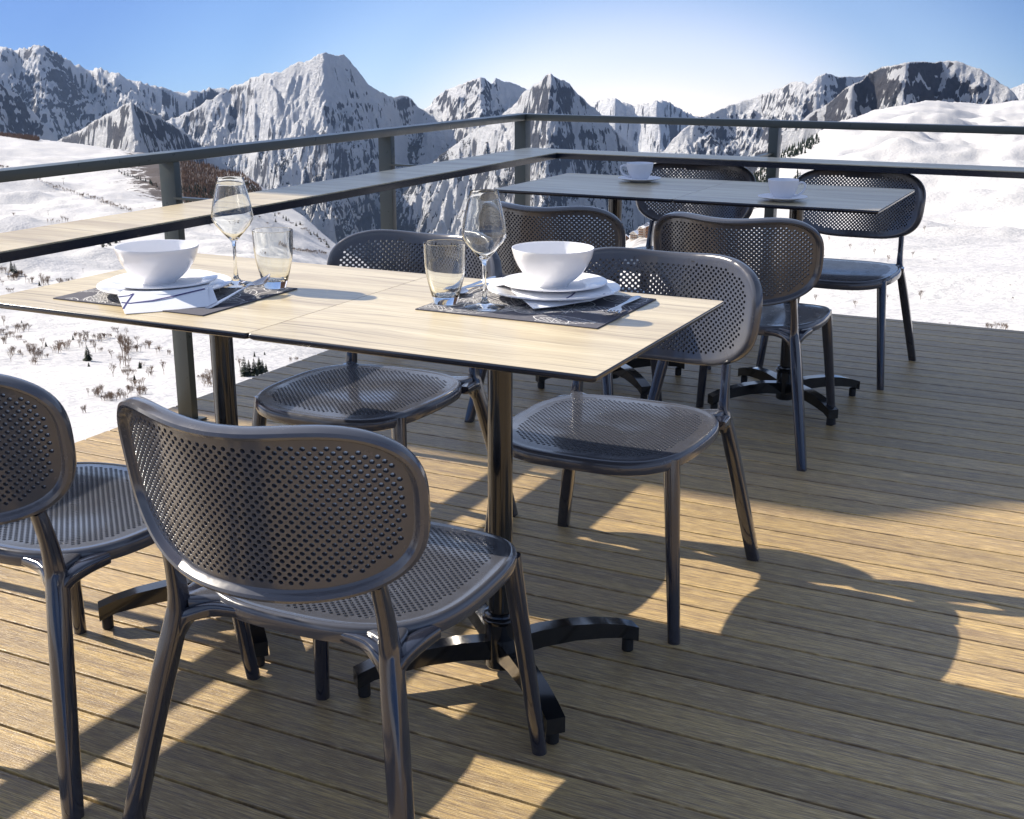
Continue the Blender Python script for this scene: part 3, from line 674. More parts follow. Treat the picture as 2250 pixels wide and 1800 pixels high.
# ------------------------------------------------------------------ railing with counter shelf
K = 1.06
hx, hy, hz, ht = -2.66*K, 5.466*K, CAMZ-(CAMZ-.9302)*K, .0301*K
sx, sy, sz, st = -2.1719*K, 4.7604*K, CAMZ-(CAMZ-.8192)*K, .0243*K
sxo, syo = -2.397*K, 4.942*K
hw = .058*K; XR, YL = 4.0, -1.3
rail = empty('terrace_railing', (-2.85, 5.8, 0), 0, 'dark grey metal terrace railing with light wood counter shelf along two sides', 'railing')
def child(name, bm, mat, root, smooth=35):
    for v in bm.verts: v.co -= root.location
    return obj(name, bm, mat, root, smooth)
bm = bmesh.new()
box(bm, hx-hw, hx, YL, hy+hw, hz-ht, hz, .0025); box(bm, hx+.0005, XR, hy, hy+hw, hz-ht, hz, .0025)
child('handrail', bm, M['rail'], rail)
def lplate(bm, xi, xo, yi, yo, z0, z1, gap=0):
    v = [(xi, YL), (xi, yi), (XR, yi), (XR, yo), (xo, yo), (xo, YL)]
    A = [bm.verts.new((*p, z0)) for p in v]; B = [bm.verts.new((*p, z1)) for p in v]
    for i in range(6): bm.faces.new((A[i], A[(i+1) % 6], B[(i+1) % 6], B[i]))
    for q in ((0, 1, 4, 5), (1, 2, 3, 4)): bm.faces.new([A[i] for i in q]); bm.faces.new([B[i] for i in q])
bm = bmesh.new(); lplate(bm, sx-.004, sxo+.001, sy+.004, syo-.001, sz-.0035, sz)
child('counter_top', bm, M['oak'], rail, 0)
bm = bmesh.new(); lplate(bm, sx, sxo-.001, sy, syo+.001, sz-st, sz-.0036)
child('counter_edge', bm, M['edge'], rail, 0)
pw, pt = .058*K, .029*K
def rpost(x0, x1, y0, y1):
    bm = bmesh.new(); box(bm, x0, x1, y0, y1, 0.0, hz-ht-.0005, .0015); child('post', bm, M['rail'], rail)
    bm = bmesh.new(); box(bm, x0-.02, x1+.02, y0-.02, y1+.02, .0005, .008, .001); return child('base_plate', bm, M['rail'], rail)
for y in (3.036*K-2*1.325, 3.036*K-1.325, 3.036*K-pt, 4.288*K-pt): rpost(hx-pw, hx, y, y+pt)
rpost(hx-pw, hx, hy, hy+pw)
for x in (-1.484*K, -1.484*K+1.325, -1.484*K+2.65, -1.484*K+3.975): rpost(x, x+.042*K, hy, hy+pw)
bm = bmesh.new()   # brackets carrying the counter
for y in (3.036*K-2.665, 3.036*K-1.34, 3.036*K-.02, 4.288*K-.02): box(bm, hx-.01, sx-.05, y-.012, y+.012, sz-st-.008, sz-st-.0008)
for x in (-1.47*K, -1.47*K+1.325, -1.47*K+2.65, -1.47*K+3.975): box(bm, x-.012, x+.012, sy+.05, hy+.01, sz-st-.008, sz-st-.0008)
child('shelf_bracket', bm, M['rail'], rail, 0)

# ------------------------------------------------------------------ chairs
def superell(a, b, cx, cy, n, N, fx=None):
    P = []
    for i in range(N):
        th = 2*math.pi*i/N; c, s = math.cos(th), math.sin(th)
        nn_ = n(s) if callable(n) else n
        x, y = a*math.copysign(abs(c)**(2/nn_), c), b*math.copysign(abs(s)**(2/nn_), s)
        if fx: x, y = fx(x, y)
        P.append((cx+x, cy+y))
    # resample evenly
    L = [0]
    for i in range(N): q = P[(i+1) % N]; L.append(L[-1]+math.hypot(q[0]-P[i][0], q[1]-P[i][1]))
    out_ = []
    for k in range(N):
        t = L[-1]*k/N; i = max(j for j in range(N+1) if L[j] <= t+1e-12); i = min(i, N-1); f = (t-L[i])/(L[i+1]-L[i]+1e-12); p, q = P[i], P[(i+1) % N]
        out_.append((p[0]+(q[0]-p[0])*f, p[1]+(q[1]-p[1])*f))
    return out_
def offset_in(P, d):
    n = len(P); o = []
    for i in range(n):
        a_, b_ = P[i-1], P[(i+1) % n]; tx, ty = b_[0]-a_[0], b_[1]-a_[1]; l = math.hypot(tx, ty); o.append((P[i][0]-ty/l*d, P[i][1]+tx/l*d))
    return o
def inpoly(P, x, y):
    c = False
    for i in range(len(P)):
        x1, y1 = P[i]; x2, y2 = P[i-1]
        if (y1 > y) != (y2 > y) and x < (x2-x1)*(y-y1)/(y2-y1)+x1: c = not c
    return c
def perforated(outer, rimw, prof, pitch, hr, holeclip, mapf, thick, nh=8, pitchy=None):
    """plate with real countersunk holes inside a rolled rim; prof: list of (offset out from inner edge, w)"""
    bm = bmesh.new(); inner = offset_in(outer, rimw); N = len(outer); pitchy = pitchy or pitch
    clip = offset_in(outer, holeclip); xs = [p[0] for p in outer]; ys = [p[1] for p in outer]; holes = []
    j = 0; y = (min(ys)+max(ys))/2-math.ceil((max(ys)-min(ys))/pitchy)*pitchy
    while y < max(ys):
        x = -math.ceil(max(xs)/pitch)*pitch+(pitch/2 if j % 2 else 0)
        while x < max(xs):
            if inpoly(clip, x, y): holes.append((x, y))
            x += pitch
        y += pitchy/2; j += 1
    pts = [Vector(p) for p in inner]; edges = [(i, (i+1) % N) for i in range(N)]; owner = [-1]*N
    mg = offset_in(outer, (rimw+holeclip-hr*1.6)/2)
    for p in mg: pts.append(Vector(p)); owner.append(-2)
    for h, (x, y) in enumerate(holes):
        b = len(pts)
        for k in range(nh): q = 2*math.pi*(k+.5)/nh; pts.append(Vector((x+hr*math.cos(q), y+hr*math.sin(q)))); owner.append(h)
        edges += [(b+k, b+(k+1) % nh) for k in range(nh)]
    vo, eo, fo, ov, oe, of = delaunay_2d_cdt(pts, edges, [], 0, 1e-7)
    top = [bm.verts.new(mapf(v.x, v.y, 0)) for v in vo]; bot = [bm.verts.new(mapf(v.x, v.y, -thick)) for v in vo]
    own = [owner[l[0]] if l else -9 for l in ov]
    for f in fo:
        s = set(own[i] for i in f)
        if len(s) == 1 and min(s) >= 0: continue
        if s == {-1}:
            cx, cy = sum(vo[i].x for i in f)/3, sum(vo[i].y for i in f)/3
            if not inpoly(inner, cx, cy): continue
        bm.faces.new([top[i] for i in f]); bm.faces.new([bot[i] for i in reversed(f)])
    hm = {}
    for i, l in enumerate(ov):
        if own[i] >= 0: hm.setdefault(own[i], []).append(i)
    for h, ids in hm.items():
        x, y = holes[h]; ids.sort(key=lambda i: math.atan2(vo[i].y-y, vo[i].x-x)); m = len(ids); r = .86
        mid = [bm.verts.new(mapf(x+(vo[i].x-x)*r, y+(vo[i].y-y)*r, -.0010)) for i in ids]; mi2 = [bm.verts.new(mapf(x+(vo[i].x-x)*r, y+(vo[i].y-y)*r, -thick+.0010)) for i in ids]
        for k in range(m):
            a_, b_ = k, (k+1) % m
            bm.faces.new((top[ids[b_]], top[ids[a_]], mid[a_], mid[b_])); bm.faces.new((mid[b_], mid[a_], mi2[a_], mi2[b_])); bm.faces.new((mi2[b_], mi2[a_], bot[ids[a_]], bot[ids[b_]]))
    prev = None; first = {}
    im = [None]*N; ib = [None]*N
    for i, l in enumerate(ov):
        for q in l:
            if q < N: im[q] = top[i]; ib[q] = bot[i]
    prev = im
    for o_, w_ in prof:
        ring = offset_in(outer, rimw-o_); cur = [bm.verts.new(mapf(p[0], p[1], w_)) for p in ring]
        for i in range(N): bm.faces.new((prev[i], prev[(i+1) % N], cur[(i+1) % N], cur[i]))
        prev = cur
    for i in range(N): bm.faces.new((prev[i], prev[(i+1) % N], ib[(i+1) % N], ib[i]))
    return bm
SZ = .412
def seat_map(u, v, w):
    q = max(0, (v-.14)/.16); z = SZ-.010*math.exp(-((u/.15)**2+((v-.03)/.16)**2))-.012*q*q
    return Vector((u, v, z+w))
seat_out = superell(.232, .234, 0, .064, lambda s: 3.6 if s > 0 else 2.9, 128, lambda x, y: (x*(1-.035*max(0, y)/.23), y+.006*max(0, y)/.23*(1-(x/.232)**2)))
seat_prof = [(.008, .0), (.013, .0014), (.018, .0012), (.0225, -.002), (.025, -.008), (.0255, -.018), (.0225, -.027), (.017, -.030), (.0145, -.026), (.0135, -.016), (.006, -.0125)]
BZ0, BZ1 = .489, .773
def back_y(u, z): return -.252-.17*(z-.5)+1.95*u*u-4.2*u**4
def back_map(u, v, w):
    e = .001; y = back_y(u, v); tu = Vector((1, (back_y(u+e, v)-back_y(u-e, v))/(2*e), 0)); tv = Vector((0, (back_y(u, v+e)-back_y(u, v-e))/(2*e), 1))
    n = tv.cross(tu).normalized()
    if n.y < 0: n = -n
    return Vector((u, y, v))+n*w
def bfx(x, y):
    h = (BZ1-BZ0)/2
    x *= 1+.035*(y/h)-.012
    if y > 0: y -= .017*(1-(x/.21)**2)**2*(y/h)**4 if abs(x) < .21 else 0
    return x, y
back_out = superell(.257, (BZ1-BZ0)/2, 0, (BZ0+BZ1)/2, lambda s: 3.25 if s > 0 else 2.85, 144, bfx)
back_prof = [(.006, 0), (.0115, -.0012), (.0150, -.005), (.0160, -.012), (.0155, -.020), (.0130, -.0265), (.008, -.0285), (.0035, -.0265), (.0005, -.021), (-.0008, -.0178), (-.0030, -.0152)]
def make_chair(label):
    root = empty('terrace_chair', (0, 0, 0), 0, label, 'chair', None)
    bm = perforated(seat_out, .0255, seat_prof, .0135, .0038, .041, seat_map, .0110, 10)
    for s in (-1, 1):
        p, d = smooth_path([(s*.120, -.095, .3935), (s*.160, -.130, .3945), (s*.188, -.168, .3945)], [(.040, .0150), (.033, .0150), (.012, .0130)]); sweep(bm, p, d, 16, 5, (0, 0, 1))
    obj('seat', bm, M['plastic'], root)
    bm = perforated(back_out, .0160, back_prof, .0140, .0035, .0285, back_map, .0155, 10)
    b_ = obj('backrest', bm, M['plastic'], root)
    bm = bmesh.new()
    for x, z, w_, h_ in ((.065, .738, .005, .0012), (.078, .7355, .0012, .0012), (-.085, .737, .001, .004)):
        v = [bm.verts.new(back_map(-x+a_, z+c_, .0004)) for a_, c_ in ((-w_, -h_), (w_, -h_), (w_, h_), (-w_, h_))]; bm.faces.new(v)
    obj('mark', bm, M['mark'], b_, 0)
    for s in (-1, 1):
        bm = bmesh.new()
        p, d = smooth_path([(s*.236, .262, 0), (s*.2355, .2615, .004), (s*.2175, .239, .20), (s*.199, .214, .400)], [(.0118, .0118), (.0135, .0135), (.0152, .0150), (.0180, .0175)]); sweep(bm, p, d, 18, 2.3)
        obj('leg', bm, M['plastic_leg'], root)
        bm = bmesh.new()
        p, d = smooth_path([(s*.262, -.264, 0), (s*.2615, -.2635, .004), (s*.240, -.238, .13), (s*.214, -.206, .28), (s*.197, -.184, .375), (s*.192, -.181, .41), (s*.190, -.187, .46), (s*.187, -.199, .512)],
                           [(.0125, .0135), (.0145, .0155), (.0155, .0165), (.0162, .0175), (.0145, .0180), (.0118, .017), (.0098, .0145), (.010, .012)]); sweep(bm, p, d, 16, 4.2)
        p, d = smooth_path([(s*.1960, -.183, .352), (s*.1975, -.170, .380), (s*.2045, -.135, .3915), (s*.2130, -.085, .394)], [(.012, .010), (.0120, .0165), (.0115, .0160), (.010, .0130)]); sweep(bm, p, d, 16, 4.5, (1, 0, 0))
        p, d = smooth_path([(s*.1960, -.184, .352), (s*.1800, -.174, .380), (s*.1450, -.156, .3915), (s*.0950, -.150, .394)], [(.012, .010), (.0120, .0165), (.0115, .0160), (.009, .0130)]); sweep(bm, p, d, 16, 4.5)
        obj('leg', bm, M['plastic_leg'], root)
    return root
chairs = [  # x, y, rot deg, label
 (-1.089, 1.566, 1.38, 'anthracite chair in the centre foreground, its whole rounded back towards the viewer'),
 (-1.738, 1.562, 0.6, 'anthracite chair cut off by the left photo edge, next to the foreground chair'),
 (-1.705, 2.625, 180.3, 'chair behind the wine glasses, facing the viewer from the front table'),
 (-1.023, 2.621, 180.18, 'sunlit chair at the right end of the front table, facing the viewer'),
 (-1.712, 3.885, 0.2, 'chair seen from behind between the tables, partly hidden by the right bowl'),
 (-1.085, 3.888, 0.16, 'chair seen from behind at the right of the back table, with a brownish backrest'),
 (-1.700, 4.945, 180, 'chair beyond the back table, its top showing behind the left coffee cup'),
 (-1.022, 4.941, 179.64, 'chair in front of the snow slope beyond the back table, rightmost of all')]
for i, (x, y, r, lb) in enumerate(chairs):
    if i == 0: proto = make_chair(lb); o = proto
    else: o = copy_tree(proto); o['label'] = lb
    o['group'] = 'perforated terrace chairs round the two tables'
    o.location = (x, y, 0); o.rotation_euler = (0, 0, R_(r))

# ------------------------------------------------------------------ tables
TW, TD, TH = .6756, .6672, .75
def make_table(label):
    t = empty('bistro_table', (0, 0, 0), 0, label, 'table')
    W, D = TW/2-.0003, TD/2
    def rr(bm, w, d, z0, z1, r=.006, bot=.0):
        pts = []
        for cx, cy, q in ((w-r, d-r, 0), (-w+r, d-r, 90), (-w+r, -d+r, 180), (w-r, -d+r, 270)):
            for k in range(5): an = R_(q+k*22.5); pts.append((cx+r*math.cos(an), cy+r*math.sin(an)))
        return pts
    bm = bmesh.new(); rings = []
    for ins, z in ((.0055, TH-.0125), (.0015, TH-.0095), (0, TH-.006), (0, TH-.0028), (.0010, TH-.0010), (.0020, TH-.0004)):
        rings.append([bm.verts.new((x, y, z)) for x, y in rr(bm, W-ins, D-ins, 0, 0, .0065)])
    for A, B in zip(rings, rings[1:]):
        for i in range(len(A)): j = (i+1) % len(A); bm.faces.new((A[i], A[j], B[j], B[i]))
    bm.faces.new(rings[0][::-1]); bm.faces.new(rings[-1])
    ob = obj('tabletop', bm, M['edge'], t)
    bm = bmesh.new(); A = [bm.verts.new((x, y, TH-.0003)) for x, y in rr(bm, W-.0004, D-.0016, 0, 0, .0055)]; B = [bm.verts.new((v.co.x, v.co.y, TH)) for v in A]
    bm.faces.new(B); bm.faces.new(A[::-1])
    for i in range(len(A)): j = (i+1) % len(A); bm.faces.new((A[i], A[j], B[j], B[i]))
    obj('laminate', bm, M['oak'], ob, 0)
    bm = bmesh.new(); cyl(bm, 0, 0, .05, TH-.02, .0245, 40); box(bm, -.12, .12, -.02, .02, TH-.030, TH-.013, .002); box(bm, -.02, .02, -.12, .12, TH-.0296, TH-.0134, .002)
    obj('column', bm, M['black_metal'], t)
    bm = bmesh.new(); lathe(bm, [(0, .018), (.030, .018), (.033, .022), (.033, .118), (.036, .121), (.037, .126), (.034, .130), (.031, .131), (.034, .134), (.033, .138), (.027, .140), (.0245, .138)], 40)
    obj('hub', bm, M['black_metal'], t)
    for q in (45, 135, 225, 315):
        bm = bmesh.new(); top = [(.02, .082), (.09, .089), (.16, .088), (.22, .081), (.27, .070), (.305, .058)]; bt = [(.02, .040), (.09, .050), (.16, .052), (.22, .047), (.262, .040), (.305, .026)]
        hwid = .0185; rg = []
        for (r0, z1), (_, z0) in zip(top, bt):
            rg.append([bm.verts.new((r0, y, z)) for y, z in ((-hwid, z0), (hwid, z0), (hwid, z1), (-hwid, z1))])
        for A, B in zip(rg, rg[1:]):
            for k in range(4): bm.faces.new((A[k], A[(k+1) % 4], B[(k+1) % 4], B[k]))
        bm.faces.new(rg[0][::-1]); bm.faces.new(rg[-1])
        bmesh.ops.bevel(bm, geom=[e for e in bm.edges if len(e.link_faces) == 2 and e.calc_face_angle(0) > .6], offset=.003, segments=2, affect='EDGES')
        bmesh.ops.rotate(bm, verts=bm.verts, matrix=Matrix.Rotation(R_(q+1.5), 3, 'Z')); ft = obj('foot', bm, M['black_metal'], t)
        bm = bmesh.new(); x, y = .288*math.cos(R_(q+1.5)), .288*math.sin(R_(q+1.5)); cyl(bm, x, y, 0, .030, .0125, 20); obj('glide', bm, M['rubber'], ft)
    return t
X0A, Y0A, Y0B = -1.4001, 1.7403, 3.9983
tbl = []
for i, (x, y, lb) in enumerate([(X0A+TW/2, Y0A+TD/2, 'right half of the front table pair, light oak top on a black column'),
        (X0A-TW/2, Y0A+TD/2, 'left half of the front table pair, light oak top reaching the left photo edge'),
        (X0A-TW/2, Y0B+TD/2, 'left half of the shaded back table pair, by the railing corner'),
        (X0A+TW/2, Y0B+TD/2, 'right half of the shaded back table pair, in front of the rightmost chair')]):
    if i == 0: tp = make_table(lb); o = tp
    else: o = copy_tree(tp); o['label'] = lb
    o['group'] = 'square bistro tables pushed together in pairs'; o.location = (x, y, 0); o.rotation_euler = (0, 0, 0)

# ------------------------------------------------------------------ tableware
def thing1(name, bm, mat, loc, rz, label, cat, group=None, smooth=35):
    o = obj(name, bm, mat, None, smooth); o.location = loc; o.rotation_euler = (0, 0, rz); return tag(o, label, cat, group)
def place(o, loc, label, rz=0):
    c = copy_tree(o); c.location = loc; c.rotation_euler = (0, 0, rz); c['label'] = label; return c
MATS = {'R': (-1.044, 2.205), 'L': (-1.759, 1.972)}
def leaf_print(bm, seed, hx_, hy_, z):
    rn = random.Random(seed)
    def ribbon(pts, w):
        prev = None
        for i, p in enumerate(pts):
            a_, b_ = pts[max(i-1, 0)], pts[min(i+1, len(pts)-1)]; tx, ty = b_[0]-a_[0], b_[1]-a_[1]; l = math.hypot(tx, ty) or 1
            if abs(p[0]) > hx_-.003 or abs(p[1]) > hy_-.003: prev = None; continue
            cur = (bm.verts.new((p[0]-ty/l*w, p[1]+tx/l*w, z)), bm.verts.new((p[0]+ty/l*w, p[1]-tx/l*w, z)))
            if prev: f = bm.faces.new((prev[0], prev[1], cur[1], cur[0])); f.material_index = 1
            prev = cur
    for k in range(38):
        cx, cy, q, L = rn.uniform(-hx_, hx_), rn.uniform(-hy_, hy_), rn.uniform(0, 6.28), rn.uniform(.07, .14); wd = L*rn.uniform(.24, .36)
        c_, s_ = math.cos(q), math.sin(q); bend = rn.uniform(-.25, .25)
        def tf(u, v): v2 = v+bend*u*(1-u/L); return cx+u*c_-v2*s_, cy+u*s_+v2*c_
        prof = lambda u: wd*math.sin(math.pi*min(1, max(0, u/L))**.8)*(1-.25*u/L)
        n = 26
        ribbon([tf(u*L/n, 0) for u in range(n+1)], .0007)
        for sgn in (-1, 1):
            ribbon([tf(u*L/n, sgn*prof(u*L/n)) for u in range(n+1)], .0010)
            for m in range(1, 9):
                u0 = L*m/9.5
                ribbon([tf(u0+j*.0028*1.6, sgn*prof(u0+.016)*j/7) for j in range(8)], .0006)
def placemat(key, label, seed, rz):
    bm = bmesh.new(); box(bm, -.192, .192, -.153, .153, 0, .0022, .0007); leaf_print(bm, seed, .192, .153, .00245)
    for v in bm.verts: pass
    return thing1('placemat', bm, [M['fabric'], M['print']], (*MATS[key], TH+.0003), R_(rz), label, 'placemat', 'leaf print placemats', 0)
placemat('R', 'charcoal placemat with white leaf outlines under the right place setting', 5, -.2)
placemat('L', 'charcoal placemat with white leaf outlines under the left place setting', 11, .3)
ZM = TH+.0026
PC = {'R': (-1.045, 2.281), 'L': (-1.782, 1.962)}
def plate_prof(R, h): return [(0, .004), (R*.50, .004), (R*.58, .0055), (R*.68, .011), (R*.80, h*.72), (R*.97, h*.97), (R, h), (R*1.004, h+.0018), (R*.995, h+.0034), (R*.96, h+.0028), (R*.80, h*.72+.0042), (R*.70, .0135), (R*.60, .0088), (R*.50, .0076), (0, .0072)][:]
def plate(R, h):
    bm = bmesh.new(); P = plate_prof(R, h); P = [(0, .002), (R*.44, .002), (R*.46, 0), (R*.50, 0), (R*.52, .003)]+P[2:]; lathe(bm, P, 72); return bm
big = thing1('dinner_plate', plate(.135, .019), M['porcelain'], (*PC['R'], ZM), 0, 'large white dinner plate at the bottom of the right stack', 'plate', 'large white plates')
place(big, (*PC['L'], ZM), 'large white dinner plate at the bottom of the left stack')
sm = thing1('side_plate', plate(.108, .017), M['porcelain'], (PC['R'][0]-.003, PC['R'][1]+.008, ZM+.0125), 0, 'smaller white plate between bowl and dinner plate in the right stack', 'plate', 'smaller white plates')
o = place(sm, (PC['L'][0]+.004, PC['L'][1]-.006, ZM+.0125), 'smaller white plate between bowl and dinner plate in the left stack')
def bowl():
    bm = bmesh.new(); Ro = .0835; H = .078
    outp = [(0, .003), (.026, .003), (.0275, 0), (.031, 0), (.0325, .003), (.036, .008), (.048, .0165), (.061, .029), (.0715, .044), (.079, .060), (.0825, .073), (Ro, H)]
    inp = [(Ro-.0003, H+.0016), (Ro-.0022, H+.0014), (.0797, .072), (.0760, .060), (.0685, .0455), (.058, .032), (.045, .0205), (.030, .0125), (.012, .009), (0, .0085)]
    lathe(bm, outp+inp, 80); return bm
bw = thing1('bowl', bowl(), M['porcelain'], (-1.050, 2.286, ZM+.0205), 0, 'white porcelain bowl on top of the right stack of plates', 'bowl', 'white bowls')
place(bw, (-1.782, 1.946, ZM+.0205), 'white porcelain bowl on top of the left stack of plates')
def wineglass():
    bm = bmesh.new(); H = .226
    o_ = [(0, .0006), (.034, .0004), (.0385, .0008), (.0390, .0018), (.0365, .0030), (.022, .0055), (.010, .0095), (.0052, .017), (.0037, .035), (.0034, .060), (.0037, .082), (.0055, .0915), (.0105, .0985), (.0235, .1125), (.0365, .128), (.0425, .1385), (.0438, .1465), (.0425, .158), (.0375, .184), (.0310, .210), (.0275, H)]
    i_ = [(.0270, H+.0006), (.0264, H), (.0299, .210), (.0364, .184), (.0414, .158), (.0426, .1465), (.0413, .1392), (.0352, .1288), (.0222, .1140), (.0100, .1015), (.0035, .0978), (0, .0972)]
    lathe(bm, o_+i_, 64); return bm
wg = thing1('wine_glass', wineglass(), M['glass'], (-1.119, 2.120, ZM), 0, 'tall empty wine glass in front of the right bowl', 'wine glass', 'stemmed wine glasses')
place(wg, (-1.708, 2.100, ZM), 'tall empty wine glass behind the spoon of the left setting')
def tumbler():
    bm = bmesh.new(); H = .1215
    o_ = [(0, .0015), (.019, .0015), (.0205, 0), (.0225, .0006), (.0262, .012), (.0300, .026), (.0345, .043), (.0385, .062), (.0408, .082), (.0418, .104), (.0422, H)]
    i_ = [(.0417, H+.0007), (.0411, H), (.0405, .104), (.0395, .082), (.0371, .062), (.0330, .0445), (.0283, .030), (.0245, .020), (.021, .0165), (0, .0155)]
    lathe(bm, o_+i_, 64); return bm
tb = thing1('tumbler', tumbler(), M['glass'], (-1.206, 2.120, ZM), 0, 'clear water tumbler left of the right wine glass', 'tumbler', 'water tumblers')
place(tb, (-1.612, 2.108, ZM), 'clear water tumbler right of the left wine glass')
# cutlery: built along +Y, head at +Y
def strip(bm, st_, th=.0011):
    """stations (y, half width, z, cup depth)"""
    rows = []; n = 9
    for y, w_, z, cup in st_:
        up_, dn = [], []
        for k in range(n):
            t = -1+2*k/(n-1); x = w_*t; zz = z-cup*(1-t*t)
            up_.append(bm.verts.new((x, y, zz+th*math.sqrt(max(0, 1-t**4))))); dn.append(bm.verts.new((x, y, zz-th*.6*math.sqrt(max(0, 1-t**4)))))
        rows.append((up_, dn))
    for (u0, d0), (u1, d1) in zip(rows, rows[1:]):
        for k in range(n-1): bm.faces.new((u0[k], u0[k+1], u1[k+1], u1[k])); bm.faces.new((d0[k+1], d0[k], d1[k], d1[k+1]))
        bm.faces.new((u0[0], u1[0], d1[0], d0[0])); bm.faces.new((u0[-1], d0[-1], d1[-1], u1[-1]))
    for u0, d0 in (rows[0], rows[-1]):
        for k in range(n-1): bm.faces.new((u0[k], d0[k], d0[k+1], u0[k+1]))
HAND = [(-.105, .004, .0035, 0), (-.100, .0085, .0037, 0), (-.08, .0090, .0045, 0), (-.04, .0062, .0060, 0), (0, .0040, .0085, 0), (.03, .0034, .0100, 0)]
def spoon():
    bm = bmesh.new(); st_ = list(HAND)
    for i in range(1, 15):
        t = i/14; w_ = .0215*math.sin(math.pi*(.10+.885*t)**.85); st_.append((.03+.068*t, max(w_, .0025), .0095+.004*t*t-.003*math.sin(math.pi*t), .0070*math.sin(math.pi*t)))
    strip(bm, st_); return bm
def fork():
    bm = bmesh.new(); st_ = list(HAND)+[(.045, .0062, .0095, .0005), (.056, .0115, .0085, .0015), (.066, .0128, .0080, .0018)]; strip(bm, st_)
    for k in range(4):
        x = -.0106+.0071*k; sweep(bm, [(x, .064, .0072), (x, .080, .0062), (x, .094, .0090), (x, .106, .0140)], [(.0021, .0011), (.0020, .0010), (.0017, .0009), (.0008, .0006)], 8, 3, (0, 0, 1))
    return bm
def knife():
    bm = bmesh.new(); strip(bm, [(-.11, .005, .004, 0), (-.105, .0085, .0042, 0), (0, .0060, .0042, 0), (.012, .0068, .0036, 0), (.10, .0085, .0030, 0), (.12, .0060, .0030, 0), (.128, .0015, .003, 0)]); return bm
sp1 = thing1('spoon', spoon(), M['steel'], (-1.597, 1.975, ZM), R_(-2.0), 'polished spoon right of the left plates, its bowl towards the tumbler', 'spoon', 'steel spoons')
sp1.rotation_euler = (R_(7.5), R_(-6), R_(-2)); sp1.location.z = ZM+.010
sp2 = place(sp1, (-1.222, 2.262, ZM+.0006), 'polished spoon left of the right plates, partly seen through the tumbler', R_(180)); sp2.rotation_euler = (0, 0, R_(174))
fk = thing1('fork', fork(), M['steel'], (-.876, 2.243, ZM), R_(186), 'steel fork lying tines towards the viewer at the right end of the right placemat', 'fork', smooth=50)
kn = thing1('knife', knife(), M['steel'], (-1.246, 2.292, ZM), R_(2), 'steel knife beside the spoon left of the right plates', 'knife', smooth=50)
# napkins (cloth sheets with their own thickness)
def sheet(bm, rows, th=.0012, mi=0):
    """rows of points -> solid thin sheet"""
    nr, nc = len(rows), len(rows[0]); P = [[Vector(p) for p in r] for r in rows]; A, B = [], []
    for i in range(nr):
        ra, rb = [], []
        for j in range(nc):
            du = P[i][min(j+1, nc-1)]-P[i][max(j-1, 0)]; dv = P[min(i+1, nr-1)][j]-P[max(i-1, 0)][j]; n = du.cross(dv)
            n = n.normalized() if n.length > 1e-9 else Vector((0, 0, 1)); ra.append(bm.verts.new(P[i][j]+n*th/2)); rb.append(bm.verts.new(P[i][j]-n*th/2))
        A.append(ra); B.append(rb)
    for i in range(nr-1):
        for j in range(nc-1):
            for f in (bm.faces.new((A[i][j], A[i][j+1], A[i+1][j+1], A[i+1][j])), bm.faces.new((B[i][j], B[i+1][j], B[i+1][j+1], B[i][j+1]))): f.material_index = mi
    for i in range(nr-1):
        bm.faces.new((A[i][0], A[i+1][0], B[i+1][0], B[i][0])); bm.faces.new((A[i][-1], B[i][-1], B[i+1][-1], A[i+1][-1]))
    for j in range(nc-1):
        bm.faces.new((A[0][j], B[0][j], B[0][j+1], A[0][j+1])); bm.faces.new((A[-1][j], A[-1][j+1], B[-1][j+1], B[-1][j]))
def lerp(a_, b_, t): return tuple(x+(y-x)*t for x, y in zip(a_, b_))
def patch(c00, c01, c11, c10, n=14, bow=0, wave=0):
    rows = []
    for i in range(n+1):
        u = i/n; a_, b_ = lerp(c00, c10, u), lerp(c01, c11, u); r = []
        for j in range(n+1):
            v = j/n; p = lerp(a_, b_, v); r.append((p[0], p[1], p[2]+bow*math.sin(math.pi*u)+wave*math.sin(v*7+u*2)))
        rows.append(r)
    return rows
def stripe(bm, c, uv, w_, off=.0013, n=20):
    """navy line on the patch with corners c, through (u,v) points"""
    c00, c01, c11, c10 = [Vector(x) for x in c]; nrm = (c01-c00).cross(c10-c00).normalized()
    if nrm.y > 0 and abs(nrm.z) < .6: nrm = -nrm
    if abs(nrm.z) >= .6 and nrm.z < 0: nrm = -nrm
    F_ = lambda u, v: c00.lerp(c10, u).lerp(c01.lerp(c11, u), v)
    pts = []
    for i in range(n+1):
        t = i/n*(len(uv)-1); k = min(int(t), len(uv)-2); f = t-k; f = f*f*(3-2*f) if len(uv) > 2 else f
        pts.append((uv[k][0]*(1-f)+uv[k+1][0]*f, uv[k][1]*(1-f)+uv[k+1][1]*f))
    prev = None
    for i, (u, v) in enumerate(pts):
        p = F_(u, v)+nrm*off; q = F_(*pts[min(i+1, n)])-F_(*pts[max(i-1, 0)]); s = nrm.cross(q).normalized()*w_
        cur = (bm.verts.new(p+s), bm.verts.new(p-s))
        if prev: f = bm.faces.new((prev[0], prev[1], cur[1], cur[0])); f.material_index = 1
        prev = cur
